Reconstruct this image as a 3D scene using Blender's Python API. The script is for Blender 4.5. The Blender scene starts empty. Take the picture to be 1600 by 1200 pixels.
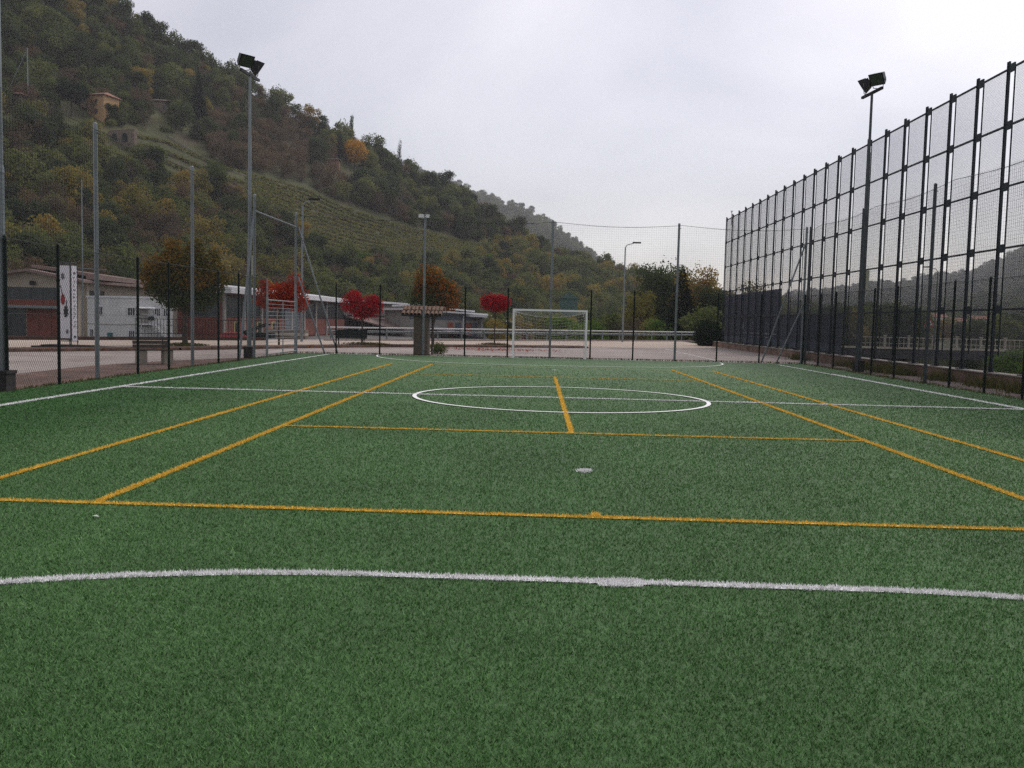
import bpy, math, random
import numpy as np
from mathutils import Vector, Matrix
random.seed(7); rng = np.random.default_rng(11)
S = bpy.context.scene
col = S.collection
# ------------------------------------------------------------------ camera
FPX, CH, PITCH, ROLL, YAW = 1413.77, 1.5811, 0.0700673, 0.0231049, -0.0272022
_f = np.array([math.sin(YAW)*math.cos(PITCH), math.cos(YAW)*math.cos(PITCH), -math.sin(PITCH)])
_r = np.array([math.cos(YAW), -math.sin(YAW), 0.0]); _u = np.cross(_r, _f)
_c, _s = math.cos(ROLL), math.sin(ROLL)
_r, _u = _c*_r + _s*_u, -_s*_r + _c*_u
cam_d = bpy.data.cameras.new('camera'); cam = bpy.data.objects.new('camera', cam_d); col.objects.link(cam)
cam_d.sensor_width = 36; cam_d.lens = FPX*36/1600; cam_d.clip_start = 0.05; cam_d.clip_end = 12000
cam.matrix_world = Matrix(((_r[0], _u[0], -_f[0], 0), (_r[1], _u[1], -_f[1], 0), (_r[2], _u[2], -_f[2], CH), (0, 0, 0, 1)))
S.camera = cam
# ------------------------------------------------------------------ world: overcast sky over a Nishita base
W = bpy.data.worlds.new('World'); S.world = W; W.use_nodes = True
wt = W.node_tree; wt.nodes.clear()
def wn(t, **k):
    n = wt.nodes.new(t)
    for a, b in k.items(): setattr(n, a, b)
    return n
SUN_EL, SUN_ROT = math.radians(48), math.radians(35)
sky = wn('ShaderNodeTexSky', sky_type='NISHITA'); sky.sun_disc = False
sky.sun_elevation = SUN_EL; sky.sun_rotation = SUN_ROT
bgs = wn('ShaderNodeBackground'); bgs.inputs[1].default_value = 0.05
tc = wn('ShaderNodeTexCoord')
sep = wn('ShaderNodeSeparateXYZ')
mz = wn('ShaderNodeMath', operation='ADD'); mz.inputs[1].default_value = 0.62
dx = wn('ShaderNodeMath', operation='DIVIDE'); dy = wn('ShaderNodeMath', operation='DIVIDE')
cmb = wn('ShaderNodeCombineXYZ')
mpn = wn('ShaderNodeMapping'); mpn.inputs['Rotation'].default_value = (0, 0, 0.7); mpn.inputs['Scale'].default_value = (1.5, 1.9, 1)
mpn.inputs['Location'].default_value = (1.55, 0.4, 0.0)
nz = wn('ShaderNodeTexNoise'); nz.inputs['Scale'].default_value = 1.5; nz.inputs['Detail'].default_value = 7; nz.inputs['Roughness'].default_value = 0.48; nz.inputs['Distortion'].default_value = 0.35
rp = wn('ShaderNodeValToRGB')
rp.color_ramp.elements[0].position = 0.36; rp.color_ramp.elements[0].color = (0.460, 0.418, 0.428, 1)
rp.color_ramp.elements[1].position = 0.64; rp.color_ramp.elements[1].color = (0.690, 0.632, 0.622, 1)
bgc = wn('ShaderNodeBackground'); bgc.inputs[1].default_value = 0.93
add = wn('ShaderNodeAddShader'); out = wn('ShaderNodeOutputWorld')
L = wt.links.new
L(tc.outputs['Generated'], sep.inputs[0]); L(sep.outputs[2], mz.inputs[0])
L(sep.outputs[0], dx.inputs[0]); L(mz.outputs[0], dx.inputs[1]); L(sep.outputs[1], dy.inputs[0]); L(mz.outputs[0], dy.inputs[1])
L(dx.outputs[0], cmb.inputs[0]); L(dy.outputs[0], cmb.inputs[1]); L(cmb.outputs[0], mpn.inputs[0]); L(mpn.outputs[0], nz.inputs['Vector'])
vd = wn('ShaderNodeVectorMath', operation='DOT_PRODUCT'); vd.inputs[1].default_value = (math.sin(SUN_ROT)*math.cos(SUN_EL), math.cos(SUN_ROT)*math.cos(SUN_EL), math.sin(SUN_EL))
gw = wn('ShaderNodeMapRange', interpolation_type='SMOOTHSTEP'); gw.inputs[1].default_value = 0.35; gw.inputs[2].default_value = 1.0; gw.inputs[3].default_value = 0.84; gw.inputs[4].default_value = 1.34
L(tc.outputs['Generated'], vd.inputs[0]); L(vd.outputs['Value'], gw.inputs[0])
gs = wn('ShaderNodeVectorMath', operation='SCALE'); L(rp.outputs[0], gs.inputs[0]); L(gw.outputs[0], gs.inputs['Scale'])
L(nz.outputs['Fac'], rp.inputs[0]); L(gs.outputs[0], bgc.inputs[0]); L(sky.outputs[0], bgs.inputs[0])
L(bgs.outputs[0], add.inputs[0]); L(bgc.outputs[0], add.inputs[1]); L(add.outputs[0], out.inputs[0])
sun_d = bpy.data.lights.new('sun', 'SUN'); sun_d.energy = 1.5; sun_d.angle = math.radians(25); sun_d.color = (1.0, 0.96, 0.92)
sun = bpy.data.objects.new('sun', sun_d); col.objects.link(sun)
sd = Vector((math.sin(SUN_ROT)*math.cos(SUN_EL), math.cos(SUN_ROT)*math.cos(SUN_EL), math.sin(SUN_EL)))
sun.rotation_euler = sd.to_track_quat('Z', 'Y').to_euler(); sun.location = (0, 0, 60)
S.view_settings.view_transform = 'Standard'; S.view_settings.look = 'None'; S.view_settings.gamma = 1; S.view_settings.use_curve_mapping = False
S.view_settings.exposure = 0.12
S.render.engine = 'CYCLES'
cy = S.cycles
cy.max_bounces = 6; cy.diffuse_bounces = 2; cy.glossy_bounces = 2; cy.transmission_bounces = 3; cy.transparent_max_bounces = 16; cy.volume_bounces = 0
cy.use_denoising = False

# ------------------------------------------------------------------ pixel -> world helpers (photograph pixels, 1600 wide, used only to read off real positions)
CAMP = np.array([0, 0, CH])
def ray(x, y): return _f + _r*((x-800)/FPX) - _u*((y-600)/FPX)
def P(x, y, Y): d = ray(x, y); return CAMP + d*(Y/d[1])
def G(x, y, z=0.0): d = ray(x, y); return CAMP + d*((z-CH)/d[2])
def hor(x):   # horizon row at column x
    lo, hi = 300, 700
    for _ in range(30):
        m = (lo+hi)/2
        if ray(x, m)[2] > 0: lo = m
        else: hi = m
    return lo

# ------------------------------------------------------------------ materials
def new_mat(name):
    m = bpy.data.materials.new(name); m.use_nodes = True
    nt = m.node_tree; b = nt.nodes['Principled BSDF']
    return m, nt, b
def mat(name, c, rough=0.8, metal=0.0, scale=4.0, var=0.25, bump=0.0, bscale=None, c2=None, coords='Object', detail=6, spec=0.4, stretch=None, dirt=None):
    m, nt, b = new_mat(name); N = nt.nodes.new; K = nt.links.new
    b.inputs['Roughness'].default_value = rough; b.inputs['Metallic'].default_value = metal; b.inputs['Specular IOR Level'].default_value = spec
    t = N('ShaderNodeTexCoord'); src = t.outputs[coords]
    if stretch:
        mp = N('ShaderNodeMapping'); mp.inputs['Scale'].default_value = stretch; K(src, mp.inputs[0]); src = mp.outputs[0]
    n = N('ShaderNodeTexNoise'); n.inputs['Scale'].default_value = scale; n.inputs['Detail'].default_value = detail; n.inputs['Roughness'].default_value = 0.6
    K(src, n.inputs['Vector'])
    r = N('ShaderNodeValToRGB'); r.color_ramp.elements[0].position = 0.3; r.color_ramp.elements[1].position = 0.7
    a = [max(0, v*(1-var)) for v in c[:3]]; bb = [min(1, v*(1+var)) for v in (c2 or c)[:3]]
    r.color_ramp.elements[0].color = (*a, 1); r.color_ramp.elements[1].color = (*bb, 1)
    K(n.outputs['Fac'], r.inputs[0]); colr = r.outputs[0]
    if dirt:
        n2 = N('ShaderNodeTexNoise'); n2.inputs['Scale'].default_value = dirt[1]; n2.inputs['Detail'].default_value = 8; n2.inputs['Roughness'].default_value = 0.7; K(src, n2.inputs['Vector'])
        r2 = N('ShaderNodeValToRGB'); r2.color_ramp.elements[0].position = dirt[2]; r2.color_ramp.elements[1].position = min(1, dirt[2]+0.18); K(n2.outputs['Fac'], r2.inputs[0])
        mx = N('ShaderNodeMix'); mx.data_type = 'RGBA'; mx.inputs[7].default_value = (*dirt[0], 1); K(r2.outputs[0], mx.inputs[0]); K(colr, mx.inputs[6]); colr = mx.outputs[2]
    K(colr, b.inputs['Base Color'])
    if bump:
        n3 = N('ShaderNodeTexNoise'); n3.inputs['Scale'].default_value = bscale or scale*4; n3.inputs['Detail'].default_value = 6; K(src, n3.inputs['Vector'])
        bp = N('ShaderNodeBump'); bp.inputs['Strength'].default_value = bump; bp.inputs['Distance'].default_value = 0.02; K(n3.outputs['Fac'], bp.inputs['Height']); K(bp.outputs[0], b.inputs['Normal'])
    return m
def leaf_mat(name, cols, rough=0.7, transl=0.35, per_obj=0.5):
    """foliage: colour from the leaf's own 'tint' attribute mixed with a per-tree random"""
    m = bpy.data.materials.new(name); m.use_nodes = True; nt = m.node_tree; nt.nodes.clear(); N = nt.nodes.new; K = nt.links.new
    at = N('ShaderNodeAttribute'); at.attribute_name = 'tint'; oi = N('ShaderNodeObjectInfo')
    m1 = N('ShaderNodeMath'); m1.operation = 'MULTIPLY'; m1.inputs[1].default_value = 1-per_obj; K(at.outputs['Fac'], m1.inputs[0])
    m2 = N('ShaderNodeMath'); m2.operation = 'MULTIPLY_ADD'; m2.inputs[1].default_value = per_obj; K(oi.outputs['Random'], m2.inputs[0]); K(m1.outputs[0], m2.inputs[2])
    r = N('ShaderNodeValToRGB'); cr = r.color_ramp
    cr.elements[0].position = 0.1; cr.elements[1].position = 0.9
    cr.elements[0].color = (*cols[0], 1); cr.elements[1].color = (*cols[-1], 1)
    for i, c in enumerate(cols[1:-1]):
        e = cr.elements.new(0.1+0.8*(i+1)/(len(cols)-1)); e.color = (*c, 1)
    K(m2.outputs[0], r.inputs[0])
    d = N('ShaderNodeBsdfDiffuse'); tr = N('ShaderNodeBsdfTranslucent'); mx = N('ShaderNodeMixShader'); mx.inputs[0].default_value = transl; o = N('ShaderNodeOutputMaterial')
    K(r.outputs[0], d.inputs[0]); K(r.outputs[0], tr.inputs[0]); K(d.outputs[0], mx.inputs[1]); K(tr.outputs[0], mx.inputs[2]); K(mx.outputs[0], o.inputs[0])
    return m
M = {}
M['galv'] = mat('galvanised steel', (0.20, 0.225, 0.235), 0.5, 0.55, 9, 0.18, stretch=(1, 1, 0.3), dirt=((0.12, 0.10, 0.08), 3, 0.66))
M['galv_dark'] = mat('dark weathered steel', (0.058, 0.068, 0.075), 0.6, 0.1, 6, 0.25)
M['green_post'] = mat('dark green painted steel', (0.004, 0.010, 0.0085), 0.6, 0.0, 12, 0.3, spec=0.2)
M['green_wire'] = mat('green coated wire', (0.007, 0.014, 0.012), 0.55, 0.0, 3, 0.2)
M['net_dark'] = mat('grey nylon twine', (0.018, 0.024, 0.026), 0.8, 0, 2, 0.2)
M['net_scrim'] = mat('grey scrim netting', (0.10, 0.10, 0.12), 0.8, 0, 2, 0.2)
M['net_white'] = mat('white nylon twine', (0.6, 0.6, 0.62), 0.7, 0, 2, 0.1)
M['barrier'] = mat('dark blue grey steel', (0.026, 0.033, 0.041), 0.6, 0.0, 3, 0.3, spec=0.25, dirt=((0.045, 0.052, 0.058), 2, 0.6))
M['white_paint'] = mat('white aluminium', (0.74, 0.74, 0.73), 0.4, 0, 5, 0.06, dirt=((0.5, 0.48, 0.42), 4, 0.68))
M['black_metal'] = mat('black lamp housing', (0.008, 0.008, 0.01), 0.45, 0.3, 8, 0.3)
M['lamp_glass'] = mat('floodlight glass', (0.03, 0.033, 0.03), 0.15, 0, 8, 0.2, spec=0.6)
M['white_plastic'] = mat('white plastic', (0.62, 0.62, 0.62), 0.5, 0, 8, 0.08)
M['concrete_dark'] = mat('dark concrete footing', (0.030, 0.026, 0.026), 0.9, 0, 7, 0.4, bump=0.6)
M['concrete'] = mat('weathered concrete', (0.26, 0.24, 0.21), 0.9, 0, 2.5, 0.3, bump=0.4, dirt=((0.10, 0.09, 0.07), 1.3, 0.5))
M['wall_low'] = mat('stained brown concrete', (0.20, 0.13, 0.095), 0.95, 0, 1.2, 0.35, bump=0.5, dirt=((0.06, 0.045, 0.035), 0.9, 0.5))
M['cap'] = mat('pale concrete coping', (0.26, 0.235, 0.21), 0.9, 0, 2, 0.3, dirt=((0.12, 0.10, 0.09), 1.5, 0.5))
M['asphalt'] = mat('pinkish worn asphalt', (0.335, 0.288, 0.258), 0.92, 0, 0.22, 0.16, bump=0.5, bscale=25, coords='Object', dirt=((0.245, 0.19, 0.17), 0.35, 0.50))
M['road'] = mat('tan road surface', (0.44, 0.36, 0.29), 0.92, 0, 0.15, 0.14, bump=0.4, bscale=20, dirt=((0.30, 0.24, 0.21), 0.3, 0.55))
M['soil'] = mat('brown soil and leaf litter', (0.075, 0.045, 0.032), 1.0, 0, 2.5, 0.5, bump=0.8, dirt=((0.14, 0.06, 0.05), 2.2, 0.5))
M['litter'] = mat('reddish compacted dirt', (0.17, 0.105, 0.085), 1.0, 0, 0.8, 0.35, bump=0.8, bscale=10, dirt=((0.085, 0.065, 0.05), 1.1, 0.48))
M['dirt'] = mat('damp grey gravel', (0.14, 0.105, 0.10), 0.95, 0, 0.9, 0.35, bump=0.8, bscale=10, dirt=((0.06, 0.055, 0.035), 1.4, 0.5))
M['kerbstone'] = mat('kerb stone', (0.34, 0.28, 0.25), 0.9, 0, 3, 0.3)
M['ground'] = mat('rough valley grass', (0.055, 0.065, 0.028), 1.0, 0, 0.05, 0.4, dirt=((0.09, 0.075, 0.045), 0.09, 0.5))
M['yard'] = mat('grey yard asphalt', (0.13, 0.12, 0.115), 0.95, 0, 0.3, 0.25)
M['brick'] = mat('brick cladding', (0.20, 0.062, 0.045), 0.9, 0, 1.5, 0.25, dirt=((0.14, 0.07, 0.055), 0.8, 0.5))
M['brick2'] = mat('purple brown brick', (0.13, 0.075, 0.07), 0.9, 0, 1.2, 0.25)
M['cream'] = mat('cream render', (0.42, 0.36, 0.28), 0.85, 0, 0.7, 0.15, dirt=((0.28, 0.24, 0.19), 0.5, 0.55))
M['creamgrey'] = mat('grey cream panel', (0.33, 0.31, 0.28), 0.85, 0, 0.7, 0.15, dirt=((0.22, 0.2, 0.18), 0.5, 0.55))
M['window_dark'] = mat('dark glazing', (0.022, 0.028, 0.032), 0.3, 0, 1.2, 0.5, spec=0.5)
M['fascia'] = mat('pale metal fascia', (0.66, 0.66, 0.66), 0.6, 0, 2, 0.08, dirt=((0.45, 0.43, 0.41), 1.0, 0.6))
M['roof_brown'] = mat('brown roof sheeting', (0.22, 0.155, 0.135), 0.85, 0, 1.2, 0.25)
M['roof_dark'] = mat('dark lean-to roofing', (0.035, 0.033, 0.045), 0.8, 0, 1.5, 0.3)
M['site_white'] = mat('white cabin cladding', (0.60, 0.60, 0.585), 0.7, 0, 1.0, 0.10, dirt=((0.46, 0.46, 0.45), 0.6, 0.6))
M['grey_door'] = mat('blue grey shutter', (0.11, 0.13, 0.155), 0.7, 0, 2, 0.15)
M['teal'] = mat('teal plastic', (0.03, 0.16, 0.15), 0.6, 0, 3, 0.1)
M['orange'] = mat('faded orange door', (0.34, 0.10, 0.055), 0.8, 0, 2, 0.2)
M['yellow_wall'] = mat('faded yellow wall', (0.42, 0.33, 0.15), 0.8, 0, 2, 0.2)
M['green_sheet'] = mat('green debris netting', (0.055, 0.12, 0.095), 0.9, 0, 2, 0.2)
M['terracotta'] = mat('terracotta tile', (0.20, 0.12, 0.080), 0.9, 0, 6, 0.45, dirt=((0.07, 0.06, 0.045), 5, 0.5))
M['terracotta_far'] = mat('far terracotta roof', (0.27, 0.125, 0.085), 0.9, 0, 0.9, 0.3)
M['stone_wall'] = mat('ochre rubble stone', (0.52, 0.33, 0.165), 0.95, 0, 2.2, 0.35, bump=0.5, dirt=((0.22, 0.14, 0.075), 2.5, 0.5))
M['grey_render'] = mat('grey brown render', (0.20, 0.155, 0.12), 0.95, 0, 1.0, 0.3, dirt=((0.12, 0.10, 0.08), 0.9, 0.5))  # plain grey brown wall tone, a colour of its own
M['masonry'] = mat('grey brown block', (0.125, 0.10, 0.078), 0.95, 0, 5, 0.35, bump=0.6, dirt=((0.07, 0.06, 0.05), 4, 0.5))
M['mortar'] = mat('pale mortar', (0.19, 0.16, 0.13), 0.95, 0, 5, 0.25)
M['wood'] = mat('weathered bench timber', (0.060, 0.048, 0.040), 0.8, 0, 5, 0.4, stretch=(1, 6, 6))
M['bench_stone'] = mat('bench concrete leg', (0.30, 0.27, 0.22), 0.9, 0, 4, 0.2)
M['bark'] = mat('bark', (0.065, 0.052, 0.042), 0.95, 0, 6, 0.4, bump=0.8, stretch=(1, 1, 0.3))
M['banner'] = mat('white banner vinyl', (0.62, 0.62, 0.66), 0.6, 0, 3, 0.05)
M['print_red'] = mat('red print', (0.22, 0.02, 0.025), 0.6, 0, 3, 0.2)
M['print_black'] = mat('black print', (0.02, 0.02, 0.025), 0.6, 0, 3, 0.2)
M['print_grey'] = mat('grey print', (0.12, 0.12, 0.14), 0.6, 0, 3, 0.2)
M['tarp'] = mat('dark blue windbreak sheet', (0.050, 0.064, 0.088), 0.75, 0, 0.8, 0.22, stretch=(1, 3, 0.3))
M['tarp_light'] = mat('pale print on sheet', (0.25, 0.27, 0.31), 0.75, 0, 0.8, 0.3)
M['sign_red'] = mat('road sign red', (0.35, 0.03, 0.03), 0.5, 0, 3, 0.1)
M['sign_blue'] = mat('road sign blue', (0.03, 0.07, 0.25), 0.5, 0, 3, 0.1)
M['car_red'] = mat('red car paint', (0.30, 0.012, 0.012), 0.3, 0, 3, 0.05, spec=0.6)
M['rubber'] = mat('black rubber', (0.012, 0.012, 0.012), 0.8, 0, 3, 0.1)
M['beige'] = mat('beige cable box', (0.42, 0.43, 0.33), 0.6, 0, 4, 0.1)
M['bridge'] = mat('dark bridge beam', (0.045, 0.045, 0.05), 0.85, 0, 0.8, 0.3)
M['balustrade'] = mat('aged white balustrade', (0.42, 0.38, 0.31), 0.85, 0, 1, 0.2)
M['plaster_far'] = mat('far pale house wall', (0.50, 0.47, 0.44), 0.9, 0, 1, 0.1)
M['scrap'] = mat('white paper scrap', (0.6, 0.58, 0.55), 0.7, 0, 30, 0.1)
# turf: colour is a function of place (worn playing area paler, margins deeper green)
def turf_mat(name, blades):
    m, nt, b = new_mat(name); N = nt.nodes.new; K = nt.links.new
    b.inputs['Roughness'].default_value = 0.62; b.inputs['Specular IOR Level'].default_value = 0.25
    g = N('ShaderNodeNewGeometry'); sp = N('ShaderNodeSeparateXYZ'); K(g.outputs['Position'], sp.inputs[0])
    def noise(scale, det=5, rough=0.6, dist=0.0):
        n = N('ShaderNodeTexNoise'); n.inputs['Scale'].default_value = scale; n.inputs['Detail'].default_value = det; n.inputs['Roughness'].default_value = rough; n.inputs['Distortion'].default_value = dist
        K(g.outputs['Position'], n.inputs['Vector']); return n.outputs['Fac']
    def math1(op, a, bb, c=None, clamp=False):
        n = N('ShaderNodeMath'); n.operation = op; n.use_clamp = clamp
        for i, v in enumerate((a, bb, c)):
            if v is None: continue
            if isinstance(v, (int, float)): n.inputs[i].default_value = v
            else: K(v, n.inputs[i])
        return n.outputs[0]
    big = noise(0.35, 4); mid = noise(1.7, 6, 0.65); fine = noise(22, 4, 0.7)
    ax = math1('ABSOLUTE', math1('SUBTRACT', sp.outputs[0], 0.5), 0)
    axn = math1('MULTIPLY_ADD', big, 2.0, math1('SUBTRACT', ax, 1.0))
    side = N('ShaderNodeMapRange'); side.interpolation_type = 'SMOOTHSTEP'; side.inputs[1].default_value = 5.8; side.inputs[2].default_value = 7.9; K(axn, side.inputs[0])
    fy = math1('MULTIPLY_ADD', big, 2.0, math1('SUBTRACT', sp.outputs[1], 1.0))
    endm = N('ShaderNodeMapRange'); endm.interpolation_type = 'SMOOTHSTEP'; endm.inputs[1].default_value = 34.5; endm.inputs[2].default_value = 37.5; K(fy, endm.inputs[0])
    edge = math1('MAXIMUM', side.outputs[0], math1('MULTIPLY', endm.outputs[0], 0.6))
    def rgb(c):
        n = N('ShaderNodeRGB'); n.outputs[0].default_value = (*c, 1); return n.outputs[0]
    def mixc(f, a, bb):
        n = N('ShaderNodeMix'); n.data_type = 'RGBA'; K(f, n.inputs[0]) if not isinstance(f, float) else setattr(n.inputs[0], 'default_value', f)
        K(a, n.inputs[6]); K(bb, n.inputs[7]); return n.outputs[2]
    k = 1.0
    k = 1.0 if blades else 0.80  # base sheet colour darkened to stand in for shade between the fibres
    worn = mixc(mid, rgb((0.062*k, 0.148*k, 0.038*k)), rgb((0.100*k, 0.208*k, 0.068*k)))
    fresh = mixc(mid, rgb((0.027*k, 0.096*k, 0.017*k)), rgb((0.046*k, 0.138*k, 0.026*k)))
    c = mixc(edge, worn, fresh)
    sl = N('ShaderNodeMapRange'); sl.inputs[1].default_value = 0.34; sl.inputs[2].default_value = 0.66; sl.inputs[3].default_value = 0.91; sl.inputs[4].default_value = 1.10; K(noise(0.55, 3, 0.5, 0.6), sl.inputs[0])
    slv = N('ShaderNodeVectorMath'); slv.operation = 'SCALE'; K(c, slv.inputs[0]); K(sl.outputs[0], slv.inputs['Scale']); c = slv.outputs[0]
    ffr = N('ShaderNodeMapRange'); ffr.inputs[1].default_value = 0.3; ffr.inputs[2].default_value = 0.7; ffr.inputs[3].default_value = 0.62; ffr.inputs[4].default_value = 1.38; K(fine, ffr.inputs[0])
    if blades:
        at = N('ShaderNodeAttribute'); at.attribute_name = 'tint'
        f2 = N('ShaderNodeMapRange'); f2.inputs[3].default_value = 0.50; f2.inputs[4].default_value = 1.95; K(at.outputs['Fac'], f2.inputs[0])
        fac = f2.outputs[0]
    else: fac = ffr.outputs[0]
    v = N('ShaderNodeVectorMath'); v.operation = 'SCALE'; K(c, v.inputs[0]); K(fac, v.inputs['Scale'])
    K(v.outputs[0], b.inputs['Base Color'])
    if not blades:
        bp = N('ShaderNodeBump'); bp.inputs['Strength'].default_value = 0.9; bp.inputs['Distance'].default_value = 0.03; K(noise(45, 3, 0.7), bp.inputs['Height']); K(bp.outputs[0], b.inputs['Normal'])
    return m
M['turf'] = turf_mat('artificial turf', False); M['blade'] = turf_mat('turf fibres', True)
M['line_white'] = mat('white turf fibre', (0.90, 0.88, 0.86), 0.7, 0, 14, 0.18, dirt=((0.5, 0.5, 0.44), 18, 0.66))
M['line_yellow'] = mat('yellow turf fibre', (0.80, 0.52, 0.070), 0.7, 0, 14, 0.20, dirt=((0.36, 0.24, 0.05), 18, 0.66))
FG = [(0.0524, 0.0707, 0.0299), (0.0952, 0.1236, 0.0426), (0.1546, 0.1765, 0.0598), (0.2261, 0.2208, 0.0725)]
M['leaf_green'] = leaf_mat('hill foliage green', FG)
M['leaf_dark'] = leaf_mat('dark foliage', [(0.0332, 0.0486, 0.0277), (0.0618, 0.0839, 0.0384), (0.0952, 0.1192, 0.0511)])
M['leaf_olive'] = leaf_mat('olive yellow foliage', [(0.1070, 0.1147, 0.0384), (0.2022, 0.1877, 0.0511), (0.3212, 0.2429, 0.0598), (0.2380, 0.1280, 0.0468)])
M['leaf_brown'] = leaf_mat('russet brown foliage', [(0.0984, 0.0792, 0.0528), (0.1500, 0.1104, 0.0696), (0.1800, 0.1200, 0.0744), (0.1260, 0.1104, 0.0576)])
M['leaf_bright'] = leaf_mat('fresh green foliage', [(0.0780, 0.1411, 0.0280), (0.1364, 0.2135, 0.0419), (0.1950, 0.2624, 0.0559)])
M['leaf_yellow'] = leaf_mat('golden foliage', [(0.3120, 0.1755, 0.0156), (0.5200, 0.2730, 0.0234), (0.6110, 0.3510, 0.0390)], per_obj=0.1)
M['leaf_red'] = leaf_mat('crimson foliage', [(0.20, 0.012, 0.020), (0.40, 0.022, 0.030), (0.58, 0.045, 0.045)], per_obj=0.1)
M['leaf_red2'] = leaf_mat('dark red foliage', [(0.1300, 0.0156, 0.0182), (0.2600, 0.0286, 0.0234), (0.3900, 0.0585, 0.0286), (0.2860, 0.0975, 0.0260)], per_obj=0.1)
M['leaf_orange'] = leaf_mat('orange brown foliage', [(0.0780, 0.0546, 0.0182), (0.1950, 0.0780, 0.0195), (0.3510, 0.1170, 0.0260), (0.1300, 0.0884, 0.0234)], per_obj=0.05)
M['leaf_turning'] = leaf_mat('turning maple foliage', [(0.050, 0.062, 0.018), (0.095, 0.085, 0.022), (0.240, 0.130, 0.028), (0.19, 0.155, 0.035)], per_obj=0.02)
M['leaf_dead'] = leaf_mat('bare twigs', [(0.110, 0.088, 0.070), (0.165, 0.125, 0.096)])
M['leaf_vine'] = leaf_mat('vine foliage', [(0.1057, 0.1255, 0.0416), (0.1795, 0.1921, 0.0644), (0.2430, 0.2058, 0.0681)], per_obj=0.0)
M['leaf_weed'] = leaf_mat('wild weeds', [(0.05, 0.06, 0.02), (0.10, 0.10, 0.035), (0.15, 0.13, 0.05)], per_obj=0.2)
M['leaf_fir'] = leaf_mat('blackish conifer needles', [(0.010, 0.017, 0.012), (0.018, 0.030, 0.018), (0.028, 0.042, 0.024)], per_obj=0.1, transl=.1)
M['leaf_cane'] = leaf_mat('pale cane leaves', [(0.09, 0.13, 0.05), (0.14, 0.18, 0.075), (0.19, 0.22, 0.10)], per_obj=0.1)

# ------------------------------------------------------------------ mesh helpers
def tag(o, label=None, cat=None, group=None, kind=None):
    if label: o['label'] = label
    if cat: o['category'] = cat
    if group: o['group'] = group
    if kind: o['kind'] = kind
    return o
def empty(name, loc, label=None, cat=None, group=None, rz=0.0):
    o = bpy.data.objects.new(name, None); o.empty_display_size = 0.3; col.objects.link(o)
    o.location = loc; o.rotation_euler = (0, 0, rz); return tag(o, label, cat, group)
def link(name, me, parent=None, off=(0, 0, 0)):
    o = bpy.data.objects.new(name, me); col.objects.link(o)
    if parent is not None: o.parent = parent
    o.location = off; return o
class MB:
    """collects simple solids; coordinates are those of the parent (or the world)"""
    def __init__(s): s.v = []; s.f = []
    def add(s, vs, fs):
        n = len(s.v); s.v += [tuple(map(float, v)) for v in vs]; s.f += [tuple(n+i for i in f) for f in fs]; return s
    def box(s, x0, x1, y0, y1, z0, z1):
        return s.add([(x0,y0,z0),(x1,y0,z0),(x1,y1,z0),(x0,y1,z0),(x0,y0,z1),(x1,y0,z1),(x1,y1,z1),(x0,y1,z1)],
                     [(0,3,2,1),(4,5,6,7),(0,1,5,4),(1,2,6,5),(2,3,7,6),(3,0,4,7)])
    def cbox(s, c, sx, sy, sz, rz=0, rx=0):
        R_ = Matrix.Rotation(rz, 3, 'Z') @ Matrix.Rotation(rx, 3, 'X'); vs = []
        for dz in (-.5, .5):
            for a, b in ((-.5,-.5),(.5,-.5),(.5,.5),(-.5,.5)):
                vs.append(Vector(c) + R_ @ Vector((a*sx, b*sy, dz*sz)))
        return s.add(vs, [(0,3,2,1),(4,5,6,7),(0,1,5,4),(1,2,6,5),(2,3,7,6),(3,0,4,7)])
    def tube(s, p0, p1, r0, r1=None, n=8, cap=True):
        r1 = r0 if r1 is None else r1; p0 = Vector(p0); p1 = Vector(p1); d = (p1-p0).normalized()
        a = d.orthogonal().normalized(); b = d.cross(a); vs = []
        for p, r in ((p0, r0), (p1, r1)):
            for i in range(n):
                t = 2*math.pi*(i+0.5)/n; vs.append(p + (a*math.cos(t) + b*math.sin(t))*r)
        fs = [(i, (i+1) % n, n+(i+1) % n, n+i) for i in range(n)]
        if cap: fs += [tuple(range(n-1, -1, -1)), tuple(range(n, 2*n))]
        return s.add(vs, fs)
    def path(s, pts, r, n=6):
        for a, b in zip(pts[:-1], pts[1:]): s.tube(a, b, r, n=n)
        return s
    def prism(s, poly, z0, z1):
        n = len(poly); vs = [(x, y, z0) for x, y in poly] + [(x, y, z1) for x, y in poly]
        return s.add(vs, [tuple(range(n-1, -1, -1)), tuple(range(n, 2*n))] + [(i, (i+1) % n, n+(i+1) % n, n+i) for i in range(n)])
    def slab(s, quad, t):
        """quad of 4 points (top), thickness t downwards"""
        q = [Vector(p) for p in quad]; return s.add(q + [p - Vector((0, 0, t)) for p in q], [(0,1,2,3),(7,6,5,4),(0,4,5,1),(1,5,6,2),(2,6,7,3),(3,7,4,0)])
    def mesh(s, name, m, smooth=False):
        me = bpy.data.meshes.new(name); me.from_pydata(s.v, [], s.f); me.materials.append(m)
        if smooth: me.polygons.foreach_set('use_smooth', [True]*len(me.polygons))
        me.update(); return me
    def build(s, name, m, parent=None, kind=None, smooth=False, off=(0, 0, 0)):
        o = link(name, s.mesh(name, m, smooth), parent, off)
        if kind: o['kind'] = kind
        return o
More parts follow.
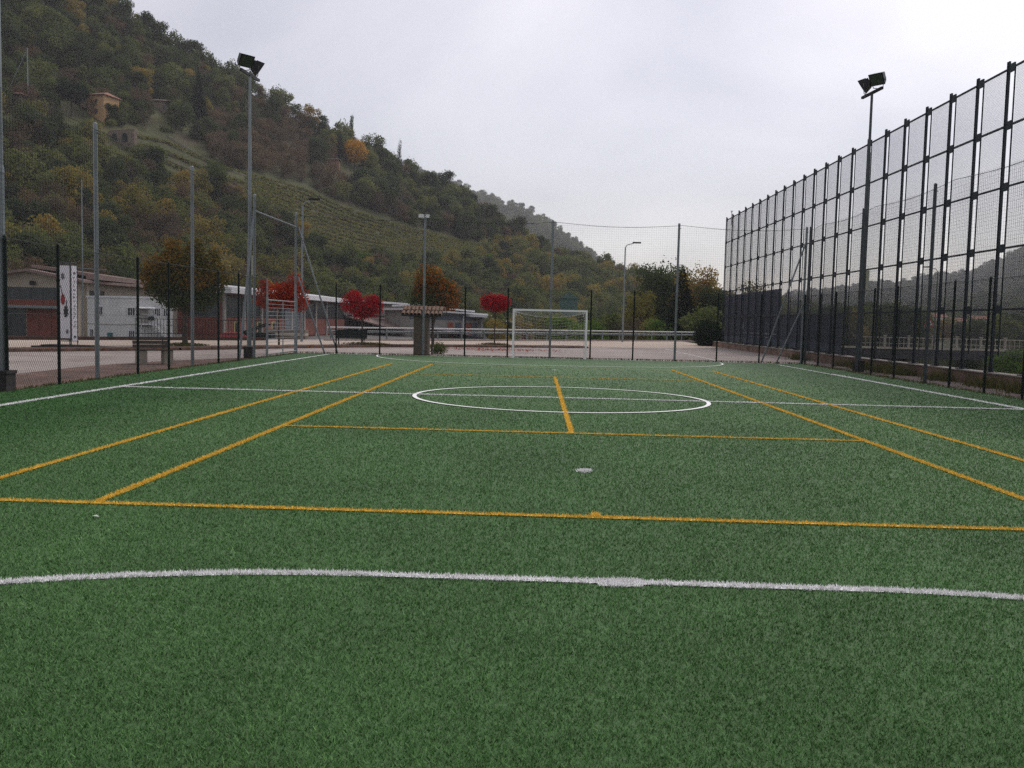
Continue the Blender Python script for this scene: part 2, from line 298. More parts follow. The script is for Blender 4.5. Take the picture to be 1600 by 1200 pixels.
def npmesh(name, V, F, m, tint=None):
    V = np.asarray(V, np.float32); F = np.asarray(F, np.int32); k = F.shape[1]
    me = bpy.data.meshes.new(name); me.vertices.add(len(V)); me.vertices.foreach_set('co', V.ravel())
    me.loops.add(F.size); me.loops.foreach_set('vertex_index', F.ravel())
    me.polygons.add(len(F)); me.polygons.foreach_set('loop_start', np.arange(0, F.size, k, dtype=np.int32)); 
    if tint is not None:
        a = me.attributes.new('tint', 'FLOAT', 'POINT'); a.data.foreach_set('value', np.asarray(tint, np.float32))
    me.materials.append(m); me.update(calc_edges=True); return me
def wires(P0, P1, r):
    """many thin 3-sided wires between P0[i] and P1[i]"""
    P0 = np.asarray(P0, float); P1 = np.asarray(P1, float); d = P1-P0; d /= np.linalg.norm(d, axis=1)[:, None]+1e-9
    ref = np.where(np.abs(d[:, 2:3]) > 0.9, np.array([[1., 0, 0]]), np.array([[0, 0, 1.]]))
    a = np.cross(d, ref); a /= np.linalg.norm(a, axis=1)[:, None]; b = np.cross(d, a); n = len(P0); V = np.zeros((n, 6, 3))
    for i in range(3):
        t = 2*math.pi*i/3+0.5; o = (a*math.cos(t)+b*math.sin(t))*r
        V[:, i] = P0+o; V[:, 3+i] = P1+o
    base = np.arange(n)[:, None, None]*6
    F = (base + np.array([[0, 1, 4, 3], [1, 2, 5, 4], [2, 0, 3, 5]])[None]).reshape(-1, 4)
    return V.reshape(-1, 3), F
def wire_obj(name, P0, P1, r, m, parent):
    V, F = wires(P0, P1, r); o = link(name, npmesh(name, V, F, m), parent); o['kind'] = 'stuff'; return o

# ------------------------------------------------------------------ ground, road, yard, pitch
def sheet(name, poly, z, m, skirt=0.0, kind='structure'):
    n = len(poly); me = bpy.data.meshes.new(name)
    vs = [(x, y, z) for x, y in poly]; fs = [tuple(range(n))]
    if skirt:
        vs += [(x, y, z-skirt) for x, y in poly]; fs += [(i, n+i, n+(i+1) % n, (i+1) % n) for i in range(n)]
    me.from_pydata(vs, [], fs); me.materials.append(m); me.update(); o = link(name, me); o['kind'] = kind; return o
sheet('ground', [(-4000, -3000), (4000, -3000), (4000, 5000), (-4000, 5000)], -6.0, M['ground'])
def edgeY(X): return 73.5 + 0.97*X
sheet('valley_floor', [(-200, -60), (13.9, -60), (13.9, 90), (60, 128), (600, 700), (-200, 700)], -1.55, M['ground'], 4.3)
sheet('industrial_yard', [(-110, 20), (-40, 40), (-14, 66), (8, 92), (8, 240), (-110, 200)], -1.50, M['yard'])
FORE = [(-70, -12), (13.7, -12), (13.7, 92), (-55, edgeY(-55)), (-70, 5)]
sheet('forecourt', FORE, -0.03, M['asphalt'], 1.6)
# road beyond the soil verge
sheet('road', [(-55, edgeY(-55)-0.6), (-44, 5), (-20.4, 34.2), (-16.0, 39.4), (-8.8, 50.4), (-1.8, 55.0), (2.6, 57.2), (13.4, 64), (13.4, 85.5)], -0.022, M['road'])
sheet('dirt_margin', [(-13.6, 6), (-10.05, 6), (-10.05, 33.2), (-10.9, 33.0), (-12.2, 30), (-13.0, 26), (-12.8, 21), (-13.4, 16)], -0.016, M['litter'])
sheet('gravel_strip', [(11.35, -6), (13.32, -6), (13.32, 44), (12.6, 41), (11.35, 38)], -0.018, M['dirt'])
VL = [(-26, 27.5), (-20.3, 33.6), (-15.8, 38.8), (-12, 45), (-8.5, 49.9), (-5, 52.4), (-1.5, 54.6), (2.9, 56.8)]
v = MB()
for (a, b) in zip(VL[:-1], VL[1:]):
    d = Vector((b[0]-a[0], b[1]-a[1])).normalized(); n = Vector((-d.y, d.x))*0.62
    v.add([(a[0]-n.x, a[1]-n.y, -0.03), (b[0]-n.x, b[1]-n.y, -0.03), (b[0]-n.x*.9, b[1]-n.y*.9, 0.075), (a[0]-n.x*.9, a[1]-n.y*.9, 0.075), (a[0]+n.x, a[1]+n.y, 0.10), (b[0]+n.x, b[1]+n.y, 0.10), (b[0]+n.x, b[1]+n.y, -0.03), (a[0]+n.x, a[1]+n.y, -0.03)],
          [(0, 1, 2, 3), (3, 2, 5, 4), (4, 5, 6, 7)])
v.build('soil_verge', M['soil'], kind='structure')
# painted lines of the forecourt and road
def stripe(name, pts, w, z, m):
    vs, fs = [], []
    for i, p in enumerate(pts):
        q = pts[min(i+1, len(pts)-1)]; o_ = pts[max(i-1, 0)]; d = Vector((q[0]-o_[0], q[1]-o_[1])).normalized(); n = Vector((-d.y, d.x))*w/2
        vs += [(p[0]+n.x, p[1]+n.y, z), (p[0]-n.x, p[1]-n.y, z)]
        if i: fs.append((2*i-2, 2*i-1, 2*i+1, 2*i))
    me = bpy.data.meshes.new(name); me.from_pydata(vs, [], fs); me.materials.append(m); me.update(); o = link(name, me); o['kind'] = 'structure'; return o
M['road_paint'] = mat('worn road paint', (0.62, 0.61, 0.60), 0.8, 0, 3, 0.15, dirt=((0.42, 0.36, 0.33), 3, 0.55))
stripe('road_marking', [(-34, edgeY(-34)-3.0), (-26, edgeY(-26)-2.6)], 0.15, -0.016, M['road_paint'])
stripe('road_marking', [(-24.4, edgeY(-24.4)-2.5), (-21.5, edgeY(-21.5)-2.3)], 0.15, -0.016, M['road_paint'])
stripe('parking_line', [tuple(G(1040, 545)[:2]), tuple(G(1120, 563)[:2])], 0.12, -0.02, M['road_paint'])
stripe('parking_line', [(9.4, 62), (12.8, 47)], 0.10, -0.02, M['road_paint'])
M['tar'] = mat('dark tar repair', (0.085, 0.075, 0.072), 0.85, 0, 2, 0.3)
def crack(pts, w): stripe('tar_crack', [(x+random.uniform(-.06, .06), y+random.uniform(-.06, .06)) for x, y in pts], w, -0.0185, M['tar'])
for (xa, ya), (xb, yb), w_ in (((3.6, 60.5), (7.4, 57.0), .16), ((4.4, 56.8), (6.2, 58.2), .12), ((-24, 30), (-14, 31.5), .05), ((-20, 24), (-14, 28.5), .05), ((-6.5, 42), (1.5, 47.5), .05), ((1, 43), (10, 44.5), .05), ((-33, 30), (-19.5, 34.9), .10)):
    crack([(xa+(xb-xa)*t, ya+(yb-ya)*t) for t in np.linspace(0, 1, 14)], w_)
TX0, TX1, TY0 = -10.25, 11.55, -4.0
def farY(X): return 38.05 + 0.055*(X+10.2)
sheet('turf_pitch', [(TX0, TY0), (TX1, TY0), (TX1, farY(TX1)+0.1), (TX0, farY(TX0)+0.1)], 0.0, M['turf'])
# lines: (kind, name, geometry, half width)
HL = 0.034
PX0, PX1, PY0, PY1, HY, CX = -8.72, 10.0, -0.2, 37.75, 18.65, 0.50
tx, ty = 0.513, 7.2435
LINES = [
 ('seg', 'white', 'touchline', (PX0, PY0, PX0, PY1), HL), ('seg', 'white', 'touchline', (PX1, PY0, PX1, PY1), HL),
 ('seg', 'white', 'goal_line', (PX0, PY1, PX1, PY1+1.0), HL), ('seg', 'white', 'halfway_line', (PX0, HY, PX1, HY), HL*0.8),
 ('arc', 'white', 'centre_circle', (CX, HY, 3.0, 0, 2*math.pi), HL*1.25),
 ('arc', 'white', 'goal_area_arc', (CX-1.5, PY0, 5.63, math.pi/2, math.pi), HL), ('arc', 'white', 'goal_area_arc', (CX+1.5, PY0, 5.63, 0, math.pi/2), HL),
 ('seg', 'white', 'goal_area_line', (CX-1.5, PY0+5.63, CX+1.5, PY0+5.63), HL),
 ('arc', 'white', 'goal_area_arc', (CX-1.5, PY1, 5.63, math.pi, 1.5*math.pi), HL), ('arc', 'white', 'goal_area_arc', (CX+1.5, PY1+.2, 5.63, 1.5*math.pi, 2*math.pi), HL),
 ('seg', 'white', 'goal_area_line', (CX-1.5, PY1-5.63, CX+1.5, PY1-5.45), HL),
 ('arc', 'white', 'penalty_spot', (0.53, 9.52, 0.0, 0, 2*math.pi), 0.075), ('arc', 'white', 'penalty_spot', (0.55, 29.3, 0.0, 0, 2*math.pi), 0.075),
 ('seg', 'white', 'line_joint', (0.40, PY0+5.60, 0.66, PY0+5.62), 0.068),
 ('seg', 'yellow', 'tennis_baseline', (tx-6.6, ty, tx+6.6, ty), HL*0.8), ('seg', 'yellow', 'tennis_baseline', (tx-4.115, ty+23.77, tx+4.115, ty+23.77), HL*0.35),
 ('seg', 'yellow', 'tennis_sideline', (tx-4.115, ty, tx-4.115, ty+23.77), HL*0.9), ('seg', 'yellow', 'tennis_sideline', (tx+4.115, ty, tx+4.115, ty+23.77), HL*0.9),
 ('seg', 'yellow', 'tennis_sideline', (tx-5.485, ty, tx-5.485, ty+23.77), HL*0.8), ('seg', 'yellow', 'tennis_sideline', (tx+5.485, ty, tx+5.485, ty+23.77), HL*0.8),
 ('seg', 'yellow', 'service_line', (tx-4.115, ty+5.485, tx+4.115, ty+5.485), HL*0.62), ('seg', 'yellow', 'service_line', (tx-4.115, ty+18.285, tx+4.115, ty+18.285), HL*0.3),
 ('seg', 'yellow', 'centre_service_line', (tx, ty+5.485, tx, ty+18.285), HL), ('seg', 'yellow', 'centre_mark', (tx, ty, tx, ty+0.16), HL),
]
def line_dist(L_, X, Y):
    g = L_[3]
    if L_[0] == 'seg':
        ax_, ay_, bx_, by_ = g; dx_, dy_ = bx_-ax_, by_-ay_; l2 = dx_*dx_+dy_*dy_
        t = np.clip(((X-ax_)*dx_+(Y-ay_)*dy_)/l2, 0, 1); return np.hypot(X-ax_-t*dx_, Y-ay_-t*dy_)
    cx_, cy_, r_, a0, a1 = g; d = np.abs(np.hypot(X-cx_, Y-cy_)-r_)
    if a1-a0 < 6.2:
        a = np.mod(np.arctan2(Y-cy_, X-cx_), 2*math.pi); d = np.where((a >= a0-1e-3) & (a <= a1+1e-3), d, 9.0)
    return d
# near turf: real fibres
def blades(X, Y, h, w, lean, z0=0.0):
    n = len(X); a = rng.uniform(0, 2*math.pi, n); b = rng.uniform(0, 2*math.pi, n)
    hh = h*rng.uniform(0.55, 1.15, n); ww = w*rng.uniform(0.7, 1.3, n); le = lean*hh*rng.uniform(0.2, 1.5, n)
    V = np.zeros((n, 3, 3), np.float32)
    V[:, 0] = np.stack([X-np.cos(a)*ww, Y-np.sin(a)*ww, np.full(n, z0)], 1); V[:, 1] = np.stack([X+np.cos(a)*ww, Y+np.sin(a)*ww, np.full(n, z0)], 1)
    V[:, 2] = np.stack([X+np.cos(b)*le, Y+np.sin(b)*le, z0+hh], 1)
    F = np.arange(3*n, dtype=np.int32).reshape(-1, 3); return V.reshape(-1, 3), F
NB = 850000
yy = rng.uniform(0, 1, NB*2)
lo_, hi_ = 2.0, 36.0; q_ = 0.30
Yb = (lo_**q_ + yy*(hi_**q_-lo_**q_))**(1/q_)          # density falls with distance
Xb = rng.uniform(-1, 1, NB*2)*(0.66*Yb+0.7) - 0.02*Yb
keep = (Xb > TX0+0.05) & (Xb < TX1-0.05); Xb, Yb = Xb[keep][:NB], Yb[keep][:NB]
ok = rng.uniform(size=len(Xb)) < np.clip((36-Yb)/22, 0, 1)
for L_ in LINES: ok &= line_dist(L_, Xb, Yb) > L_[4]*0.95
Xb, Yb = Xb[ok], Yb[ok]
sc = (Yb/3.0)**0.50
V, F = blades(Xb, Yb, 0.020*sc**0.3, 0.0022*sc, 0.9)
# clumpy tint: slow noise plus per fibre
tn = np.repeat(np.clip(rng.normal(0.42, 0.22, len(Xb)), 0, 1), 3)
tn[2::3] = np.clip(tn[2::3]+0.12, 0, 1)
o = link('turf_fibres', npmesh('turf_fibres', V, F, M['blade'], tn)); o['kind'] = 'stuff'
# the lines themselves
def build_line(i, L_):
    kind, colr, name, g, hw = L_; m = M['line_white' if colr == 'white' else 'line_yellow']
    pts = []
    near = g[1] < 14
    if kind == 'seg':
        ln = math.hypot(g[2]-g[0], g[3]-g[1]); n = max(2, int(ln/(0.03 if near else 0.25)))
        n = min(n, 900)
        for k in range(n+1):
            t = k/n; pts.append((g[0]+(g[2]-g[0])*t, g[1]+(g[3]-g[1])*t))
        nx, ny = -(g[3]-g[1])/ln, (g[2]-g[0])/ln; nor = [(nx, ny)]*(n+1)
    else:
        r_ = max(g[2], 0.001); n = 220 if g[2] > 0 else 20; nor = []
        for k in range(n+1):
            a = g[3]+(g[4]-g[3])*k/n; pts.append((g[0]+r_*math.cos(a), g[1]+r_*math.sin(a))); nor.append((math.cos(a), math.sin(a)))
    z = 0.006 + 0.0012*(i % 5) + (0.006 if g[1] > 12 else 0)
    mb = MB(); vs, fs = [], []
    for k, (p, nn) in enumerate(zip(pts, nor)):
        j1, j2 = (random.gauss(0, 0.10) if near else 0), (random.gauss(0, 0.10) if near else 0)
        inner = -hw*(1+j2) if g[2] != 0 or kind == 'seg' else 0
        vs += [(p[0]+nn[0]*hw*(1+j1), p[1]+nn[1]*hw*(1+j1), z), (p[0]+nn[0]*inner, p[1]+nn[1]*inner, z)]
        if k: fs.append((2*k-2, 2*k-1, 2*k+1, 2*k))
    nv = len(vs); T = None
    V_ = np.array(vs, np.float32); tri = []
    for f in fs: tri += [(f[0], f[1], f[2]), (f[0], f[2], f[3])]
    F_ = np.array(tri, np.int32)
    # fibres on the line where it is near
    npt = 0
    if kind == 'seg' and min(g[1], g[3]) < 30:
        y0_, y1_ = g[1], min(g[3], 31) if g[3] > g[1] else g[3]; ln2 = math.hypot(g[2]-g[0], y1_-g[1]); N_ = int(ln2*hw*2*(34000 if hw > 0.05 else 24000)); t = rng.uniform(0, 1, N_); s_ = rng.uniform(-1, 1, N_)*hw*1.04
        X_ = g[0]+(g[2]-g[0])*t; Y_ = g[1]+(y1_-g[1])*t; l_ = math.hypot(g[2]-g[0], g[3]-g[1]); X_ = X_-(g[3]-g[1])/l_*s_; Y_ = Y_+(g[2]-g[0])/l_*s_; npt = N_
    elif kind == 'arc' and g[1] < 12:
        N_ = int(max(g[2], 0.08)*(g[4]-g[3])*hw*2*30000); a = rng.uniform(g[3], g[4], N_); rr = g[2]+rng.uniform(-1, 1, N_)*hw*1.04
        X_ = g[0]+rr*np.cos(a); Y_ = g[1]+rr*np.sin(a); npt = N_
    if npt:
        kk = (Y_ > 1.5) & (np.abs(X_) < 0.75*Y_+1.2); X_, Y_ = X_[kk], Y_[kk]
        keepp = rng.uniform(0, 1, len(X_)) < np.clip((6.0/np.maximum(Y_, 0.5))**1.2, 0, 1); X_, Y_ = X_[keepp], Y_[keepp]
        sc_ = np.maximum(Y_/3, 1)**0.62
        V2, F2 = blades(X_, Y_, 0.024*sc_**0.3, 0.0032*sc_, 0.8); F2 = F2+len(V_); V_ = np.vstack([V_, V2]); F_ = np.vstack([F_, F2])
    o = link(name, npmesh(name, V_, F_, m)); o['kind'] = 'structure'
for i, L_ in enumerate(LINES): build_line(i, L_)
for x, y, a, lab in ((148, 812, 0.3, 'small white scrap lying on the turf left, near the yellow baseline'), (205, 978, 0.9, 'thin white sliver lying on the turf below the curved white line')):
    g = G(x, y); mb = MB()
    mb.add([(0.035, 0, 0.022), (0.01, 0.022, 0.034), (-0.03, 0.012, 0.026), (-0.02, -0.02, 0.036), (0.012, -0.018, 0.03)], [(0, 1, 2), (0, 2, 3, 4)]) if y < 900 else mb.add([(0.03, 0.012, 0.032), (-0.03, -0.006, 0.028), (-0.005, -0.004, 0.036)], [(0, 1, 2)])
    o = mb.build('paper_scrap', M['scrap']); o.location = (g[0], g[1], 0); o.rotation_euler = (0, 0, a); tag(o, lab, 'litter')

# ------------------------------------------------------------------ fences
def chain_link(A, B, z0, z1, parent, r=0.0026, pitch=0.075, m='green_wire'):
    A = np.array(A, float); B = np.array(B, float); Ln = np.hypot(*(B-A)); H = z1-z0; d = (B-A)/Ln; P0, P1 = [], []
    k = 1.45                        # diamonds taller than wide
    for sgn in (1, -1):
        s0 = np.arange(-H/k, Ln+H/k, pitch)
        for s in s0:
            # start at bottom s, rises sgn*H/k over height H; clip to [0,Ln]
            a, b = s, s+sgn*H/k; ta, tb = 0.0, 1.0
            if a == b: continue
            for lim in (0.0, Ln):
                t = (lim-a)/(b-a)
                if 0 < t < 1:
                    inside0 = 0 <= a <= Ln
                    if (a < 0 and lim == 0) or (a > Ln and lim == Ln): ta = max(ta, t)
                    elif (b < 0 and lim == 0) or (b > Ln and lim == Ln): tb = min(tb, t)
            if not (0-1e-6 <= a+(b-a)*ta <= Ln+1e-6 and 0-1e-6 <= a+(b-a)*tb <= Ln+1e-6) or tb <= ta: continue
            n = max(1, int(math.ceil((tb-ta)*6)))
            for q in range(n):
                u, w_ = ta+(tb-ta)*q/n, ta+(tb-ta)*(q+1)/n
                pa, pb = A+d*(a+(b-a)*u), A+d*(a+(b-a)*w_)
                P0.append((pa[0], pa[1], z0+H*u)); P1.append((pb[0], pb[1], z0+H*w_))
    return wire_obj('chain_link_mesh', P0, P1, r, M[m], parent)
def square_net(A, B, z0, z1, parent, cell=0.10, r=0.0016, sag=0.04, m='net_dark', name='netting', seg=2.0):
    A = np.array(A, float); B = np.array(B, float); Ln = np.hypot(*(B-A)); d = (B-A)/Ln; P0, P1 = [], []
    for s in np.arange(0, Ln, cell):
        p = A+d*s; top = z1-sag*abs(math.sin(math.pi*s/5.6)); P0.append((p[0], p[1], z0)); P1.append((p[0], p[1], top))
    ss = np.linspace(0, Ln, max(2, int(Ln/seg)+1))
    for z in np.arange(z0, z1, cell):
        for a, b in zip(ss[:-1], ss[1:]):
            pa, pb = A+d*a, A+d*b; za = z - sag*abs(math.sin(math.pi*a/5.6))*(z-z0)/(z1-z0); zb = z - sag*abs(math.sin(math.pi*b/5.6))*(z-z0)/(z1-z0)
            P0.append((pa[0], pa[1], za)); P1.append((pb[0], pb[1], zb))
    return wire_obj(name, P0, P1, r, M[m], parent)
def cable(parent, A, B, z, r, m, sag=0.05, n=24, name='cable', period=None):
    mb = MB(); pts = []
    for k in range(n+1):
        t = k/n; s = abs(math.sin(math.pi*t*(period or 1))); pts.append((A[0]+(B[0]-A[0])*t, A[1]+(B[1]-A[1])*t, z-sag*s))
    mb.path(pts, r, 4); return mb.build(name, m, parent)
post_me = None
def green_post(parent, x, y, h=2.95):
    global post_me
    if post_me is None:
        b = MB().tube((0, 0, -0.1), (0, 0, 2.95), 0.033, n=10); b.tube((0, 0, 2.95), (0, 0, 2.98), 0.036, 0.012, n=10)
        for z in (0.12, 0.8, 1.5, 2.2, 2.85): b.tube((0, 0, z), (0, 0, z+0.03), 0.041, n=10)
        post_me = b.mesh('post', M['green_post'], False)
    o = link('post', post_me, parent, (x, y, 0)); o.rotation_euler = (random.gauss(0, .004), random.gauss(0, .004), 0); return o
tall_me = {}
def tall_pole(parent, x, y, m='galv', h=5.85, r=0.05):
    if m not in tall_me:
        b = MB().tube((0, 0, -0.1), (0, 0, h), r, n=12); b.tube((0, 0, h), (0, 0, h+0.03), r+.006, 0.02, n=12)
        for z in (3.0, h-0.2): b.tube((r, 0, z), (r+0.04, 0, z), 0.012, n=6)
        tall_me[m] = b.mesh('pole', M[m])
    return link('pole', tall_me[m], parent, (x, y, 0))
LX, RX = -10.15, 11.45
CY_L, CY_R = 38.0, 39.35
# left chain-link fence
f = empty('chain_link_fence', (0, 0, 0), 'dark green chain-link fence along the left touchline', 'fence', 'green fences around the pitch')
for y in (13.2, 15.1, 17.04, 18.93, 22.72, 24.66, 28.55, 30.45): green_post(f, LX, y)
chain_link((LX, 13.2), (LX, 33.6), 0.02, 2.92, f); cable(f, (LX, 13.2), (LX, 33.6), 2.93, 0.005, M['green_wire'], 0.02, period=10); cable(f, (LX, 13.2), (LX, 33.6), 1.5, 0.003, M['green_wire'], 0.01)
n_ = empty('ball_stop_net', (0, 0, 0), 'tall netting on grey poles above the left green fence', 'net', 'tall nets above the fences')
for y in (14.9, 20.78, 26.6, 32.45, 38.0): tall_pole(n_, LX-0.09, y)
square_net((LX-0.03, 13.5), (LX-0.03, 38.0), 2.9, 5.75, n_, 0.095, 0.0028)
cable(n_, (LX-0.03, 13.5), (LX-0.03, 38.0), 5.76, 0.006, M['net_dark'], 0.06, 60, period=5)
# corner stays: top bar with a leaning stay at each end
MB().tube((LX-0.09, 32.45, 5.28), (LX-0.09, 38.0, 5.28), 0.035).build('top_bar', M['galv'], n_)
MB().tube((LX-0.12, 32.5, 5.28), (LX-0.12, 30.9, 0.0), 0.038).build('stay', M['galv'], n_)
# gate
gt = empty('metal_gate', (0, 0, 0), 'galvanised gate of horizontal bars in the left corner of the fence', 'gate')
for y in (33.72, 37.85): MB().tube((LX, y, 0), (LX, y, 2.25 if y < 37 else 2.3), 0.045, n=10).build('gate_post', M['galv'], gt)
MB().tube((LX-.02, 35.9, 0.06), (LX-.02, 35.9, 2.1), 0.022).build('upright', M['galv'], gt)
MB().tube((LX, 33.78, 2.14), (LX, 37.8, 2.14), 0.025).build('frame_bar', M['galv'], gt); MB().tube((LX, 33.78, 0.10), (LX, 37.8, 0.10), 0.025).build('frame_bar', M['galv'], gt)
bar_me = MB().tube((0, 33.78, 0), (0, 37.8, 0), 0.009, n=6).mesh('bar', M['galv'])
for k in range(13): link('bar', bar_me, gt, (LX, 0, 0.25+0.145*k))
MB().tube((LX, 33.72, 2.2), (LX, 33.72, 2.95), 0.03).build('gate_post', M['galv'], gt)
# far fence
f = empty('chain_link_fence', (0, 0, 0), 'dark green chain-link fence across the far end behind the goal', 'fence', 'green fences around the pitch')
def fy(X): return CY_L + (CY_R-CY_L)*(X-LX)/(RX-LX)
FP = lambda px: (lambda X: (X, fy(X)))(P(px, 505, 38.9)[0])
for px in (532, 598, 728, 794, 923, 990, 1123, 1191): x, y = FP(px); green_post(f, x, y)
green_post(f, RX-0.02, CY_R)
chain_link((LX, CY_L), (RX, CY_R), 0.02, 2.92, f); cable(f, (LX, CY_L), (RX, CY_R), 2.93, 0.006, M['green_wire'], 0.02, period=11)
n_ = empty('ball_stop_net', (0, 0, 0), 'tall netting hung behind the white goal, sky showing through it', 'net', 'tall nets above the fences')
for px in (664, 860, 1057, 1260): x, y = FP(px); tall_pole(n_, x, y+0.09)
square_net((LX, CY_L), (RX, CY_R), 2.9, 5.75, n_, 0.095, 0.0017)
cable(n_, (LX, CY_L), (RX, CY_R), 5.77, 0.008, M['net_dark'], 0.14, 60, period=4)
cable(n_, (LX, CY_L), (RX, CY_R), 0.06, 0.006, M['net_dark'], 0.0, 2)
for x0, z0, x1 in ((LX, 5.28, P(529, 553, 38.3)[0]), (LX, 3.2, P(508, 553, 38.2)[0]), (RX-0.05, 5.28, P(1192, 567, 39)[0]), (RX-0.05, 2.6, P(1216, 567, 39)[0])):
    MB().tube((x0, fy(x0)+0.05, z0), (x1, fy(x1)+0.05, 0.0), 0.035).build('stay', M['galv'], n_)
# small white lamps on the second pole
wl = empty('pole_lamp', (*FP(664), 5.85), 'pair of small white lamps on top of the net pole by the tiled pillar', 'lamp')
for dx_, a in ((-0.15, 0.5), (0.12, -1.1)):
    MB().cbox((dx_, -0.05, 0.02), 0.2 if dx_ < 0 else 0.09, 0.12, 0.14, a).build('lamp_head', M['white_plastic'], wl)
MB().tube((-0.15, 0.09, -0.08), (0.13, 0.09, -0.08), 0.012).tube((0, 0.09, -0.1), (0, 0.09, 0.12), 0.02).build('bracket', M['galv'], wl)
# right fence
f = empty('chain_link_fence', (0, 0, 0), 'dark green chain-link fence along the right touchline beside the steel barrier', 'fence', 'green fences around the pitch')
for y in (13.9, 15.8, 17.8, 19.7, 21.6, 23.44, 25.42, 29.33, 31.33, 35.33, 37.24): green_post(f, RX, y)
chain_link((RX, 13.9), (RX, CY_R), 0.02, 2.92, f); cable(f, (RX, 13.9), (RX, CY_R), 2.93, 0.006, M['green_wire'], 0.02, period=13); cable(f, (RX, 13.9), (RX, CY_R), 1.5, 0.003, M['green_wire'], 0.01)
n_ = empty('ball_stop_net', (0, 0, 0), 'tall netting on dark poles above the right green fence', 'net', 'tall nets above the fences')
for y in (15.4, 21.3, 27.2, 33.05, 39.35): tall_pole(n_, RX+0.09, y, 'galv_dark')
square_net((RX+0.03, 13.9), (RX+0.03, CY_R), 2.9, 5.75, n_, 0.095, 0.0022)
cable(n_, (RX+0.03, 13.9), (RX+0.03, CY_R), 5.77, 0.008, M['net_dark'], 0.12, 60, period=4.3)
# floodlights
def floodlight(x, y, label, rz, m='galv', box=False):
    t = empty('floodlight', (x, y, 0), label, 'floodlight', 'floodlight masts', )
    MB().tube((0, 0, 0), (0, 0, 4.2), 0.085, 0.078, 12).build('mast', M[m], t)
    MB().tube((0, 0, 4.2), (0, 0, 8.0), 0.064, 0.06, 12).tube((0, 0, 4.15), (0, 0, 4.3), 0.088, 0.07, 12).build('mast', M[m], t)
    MB().tube((0, 0, 8.0), (0, 0, 10.1), 0.05, 0.045, 12).build('mast', M[m], t)
    MB().box(-0.16, 0.16, -0.16, 0.16, -0.02, 0.38).box(-.18, .18, -.18, .18, .34, .40).build('footing', M['concrete_dark'], t)
    c, s = math.cos(rz), math.sin(rz); rot = lambda p: (p[0]*c-p[1]*s, p[0]*s+p[1]*c, p[2])
    MB().cbox((0, 0, 10.13), 1.5, 0.09, 0.09, rz).build('crossarm', M['black_metal'], t)
    for sx, yaw in ((-1, -0.62), (1, 0.62)):
        p = rot((0.50*sx, -0.05, 10.52)); R_ = Matrix.Translation(p) @ Matrix.Rotation(rz+yaw, 4, 'Z') @ Matrix.Rotation(math.radians(32), 4, 'X')
        hw_, hh_ = 0.27, 0.22
        b = MB(); b.add([R_ @ Vector(q) for q in ((-hw_,-.12,-hh_),(hw_,-.12,-hh_),(hw_,-.12,hh_),(-hw_,-.12,hh_),(-hw_*.75,.16,-hh_*.7),(hw_*.75,.16,-hh_*.7),(hw_*.75,.16,hh_*.7),(-hw_*.75,.16,hh_*.7))],
              [(0,3,2,1),(4,5,6,7),(0,1,5,4),(1,2,6,5),(2,3,7,6),(3,0,4,7)])
        for k in range(5):
            xx = -0.16+0.08*k; b.add([R_ @ Vector(q) for q in ((xx,.15,-.13),(xx+.015,.15,-.13),(xx+.015,.22,-.13),(xx,.22,-.13),(xx,.15,.13),(xx+.015,.15,.13),(xx+.015,.22,.13),(xx,.22,.13))], [(0,3,2,1),(4,5,6,7),(0,1,5,4),(1,2,6,5),(2,3,7,6),(3,0,4,7)])
        hd = b.build('lamp_head', M['black_metal'], t)
        g_ = MB().add([R_ @ Vector(q) for q in ((-hw_*.86,-.126,-hh_*.84),(hw_*.86,-.126,-hh_*.84),(hw_*.86,-.126,hh_*.84),(-hw_*.86,-.126,hh_*.84))], [(0,1,2,3)]); g_.build('glass', M['lamp_glass'], hd)
        e1, e2 = R_ @ Vector((-hw_-.02, 0, 0)), R_ @ Vector((hw_+.02, 0, 0)); q = rot((0.50*sx, 0, 10.16))
        MB().path([e1, (e1.x*.6+q[0]*.4, e1.y*.6+q[1]*.4, 10.2), q], 0.014).path([e2, (e2.x*.6+q[0]*.4, e2.y*.6+q[1]*.4, 10.2), q], 0.014).build('yoke', M['galv'], t)
    if box:
        MB().box(0.09, 0.20, -0.09, 0.02, 3.0, 3.72).build('cable_box', M['beige'], t)
    return t
floodlight(-10.53, 32.8, 'grey floodlight mast with two black lamps behind the left fence', 1.45, box=True)
floodlight(P(3, 500, 17.1)[0], 17.1, 'thick grey mast at the left edge of the photo, its lamps out of frame', 1.5)
floodlight(11.92, 33.9, 'dark floodlight mast with two black lamps in front of the steel barrier', -1.45, 'galv_dark', box=True)

# ------------------------------------------------------------------ goal
gl = empty('football_goal', (0.5, 38.35, 0), 'white small-sided football goal with drooping net at the far end', 'goal')
for sx in (-1, 1):
    MB().box(sx*1.54-0.04, sx*1.54+0.04, -0.04, 0.04, 0, 2.0).build('goalpost', M['white_paint'], gl)
MB().box(-1.58, 1.58, -0.04, 0.04, 2.0, 2.08).build('crossbar', M['white_paint'], gl)
for sx in (-1, 1):
    MB().path([(sx*1.52, 0.04, 1.98), (sx*1.45, 0.55, 1.95), (sx*1.44, 0.6, 1.80)], 0.018).build('net_support', M['white_paint'], gl); MB().tube((sx*1.50, 0.03, 0.03), (sx*1.46, 0.62, 0.03), 0.02).build('side_bar', M['white_paint'], gl)
MB().tube((-1.46, 0.62, 0.03), (1.46, 0.62, 0.03), 0.02).build('base_bar', M['white_paint'], gl)
P0, P1 = [], []
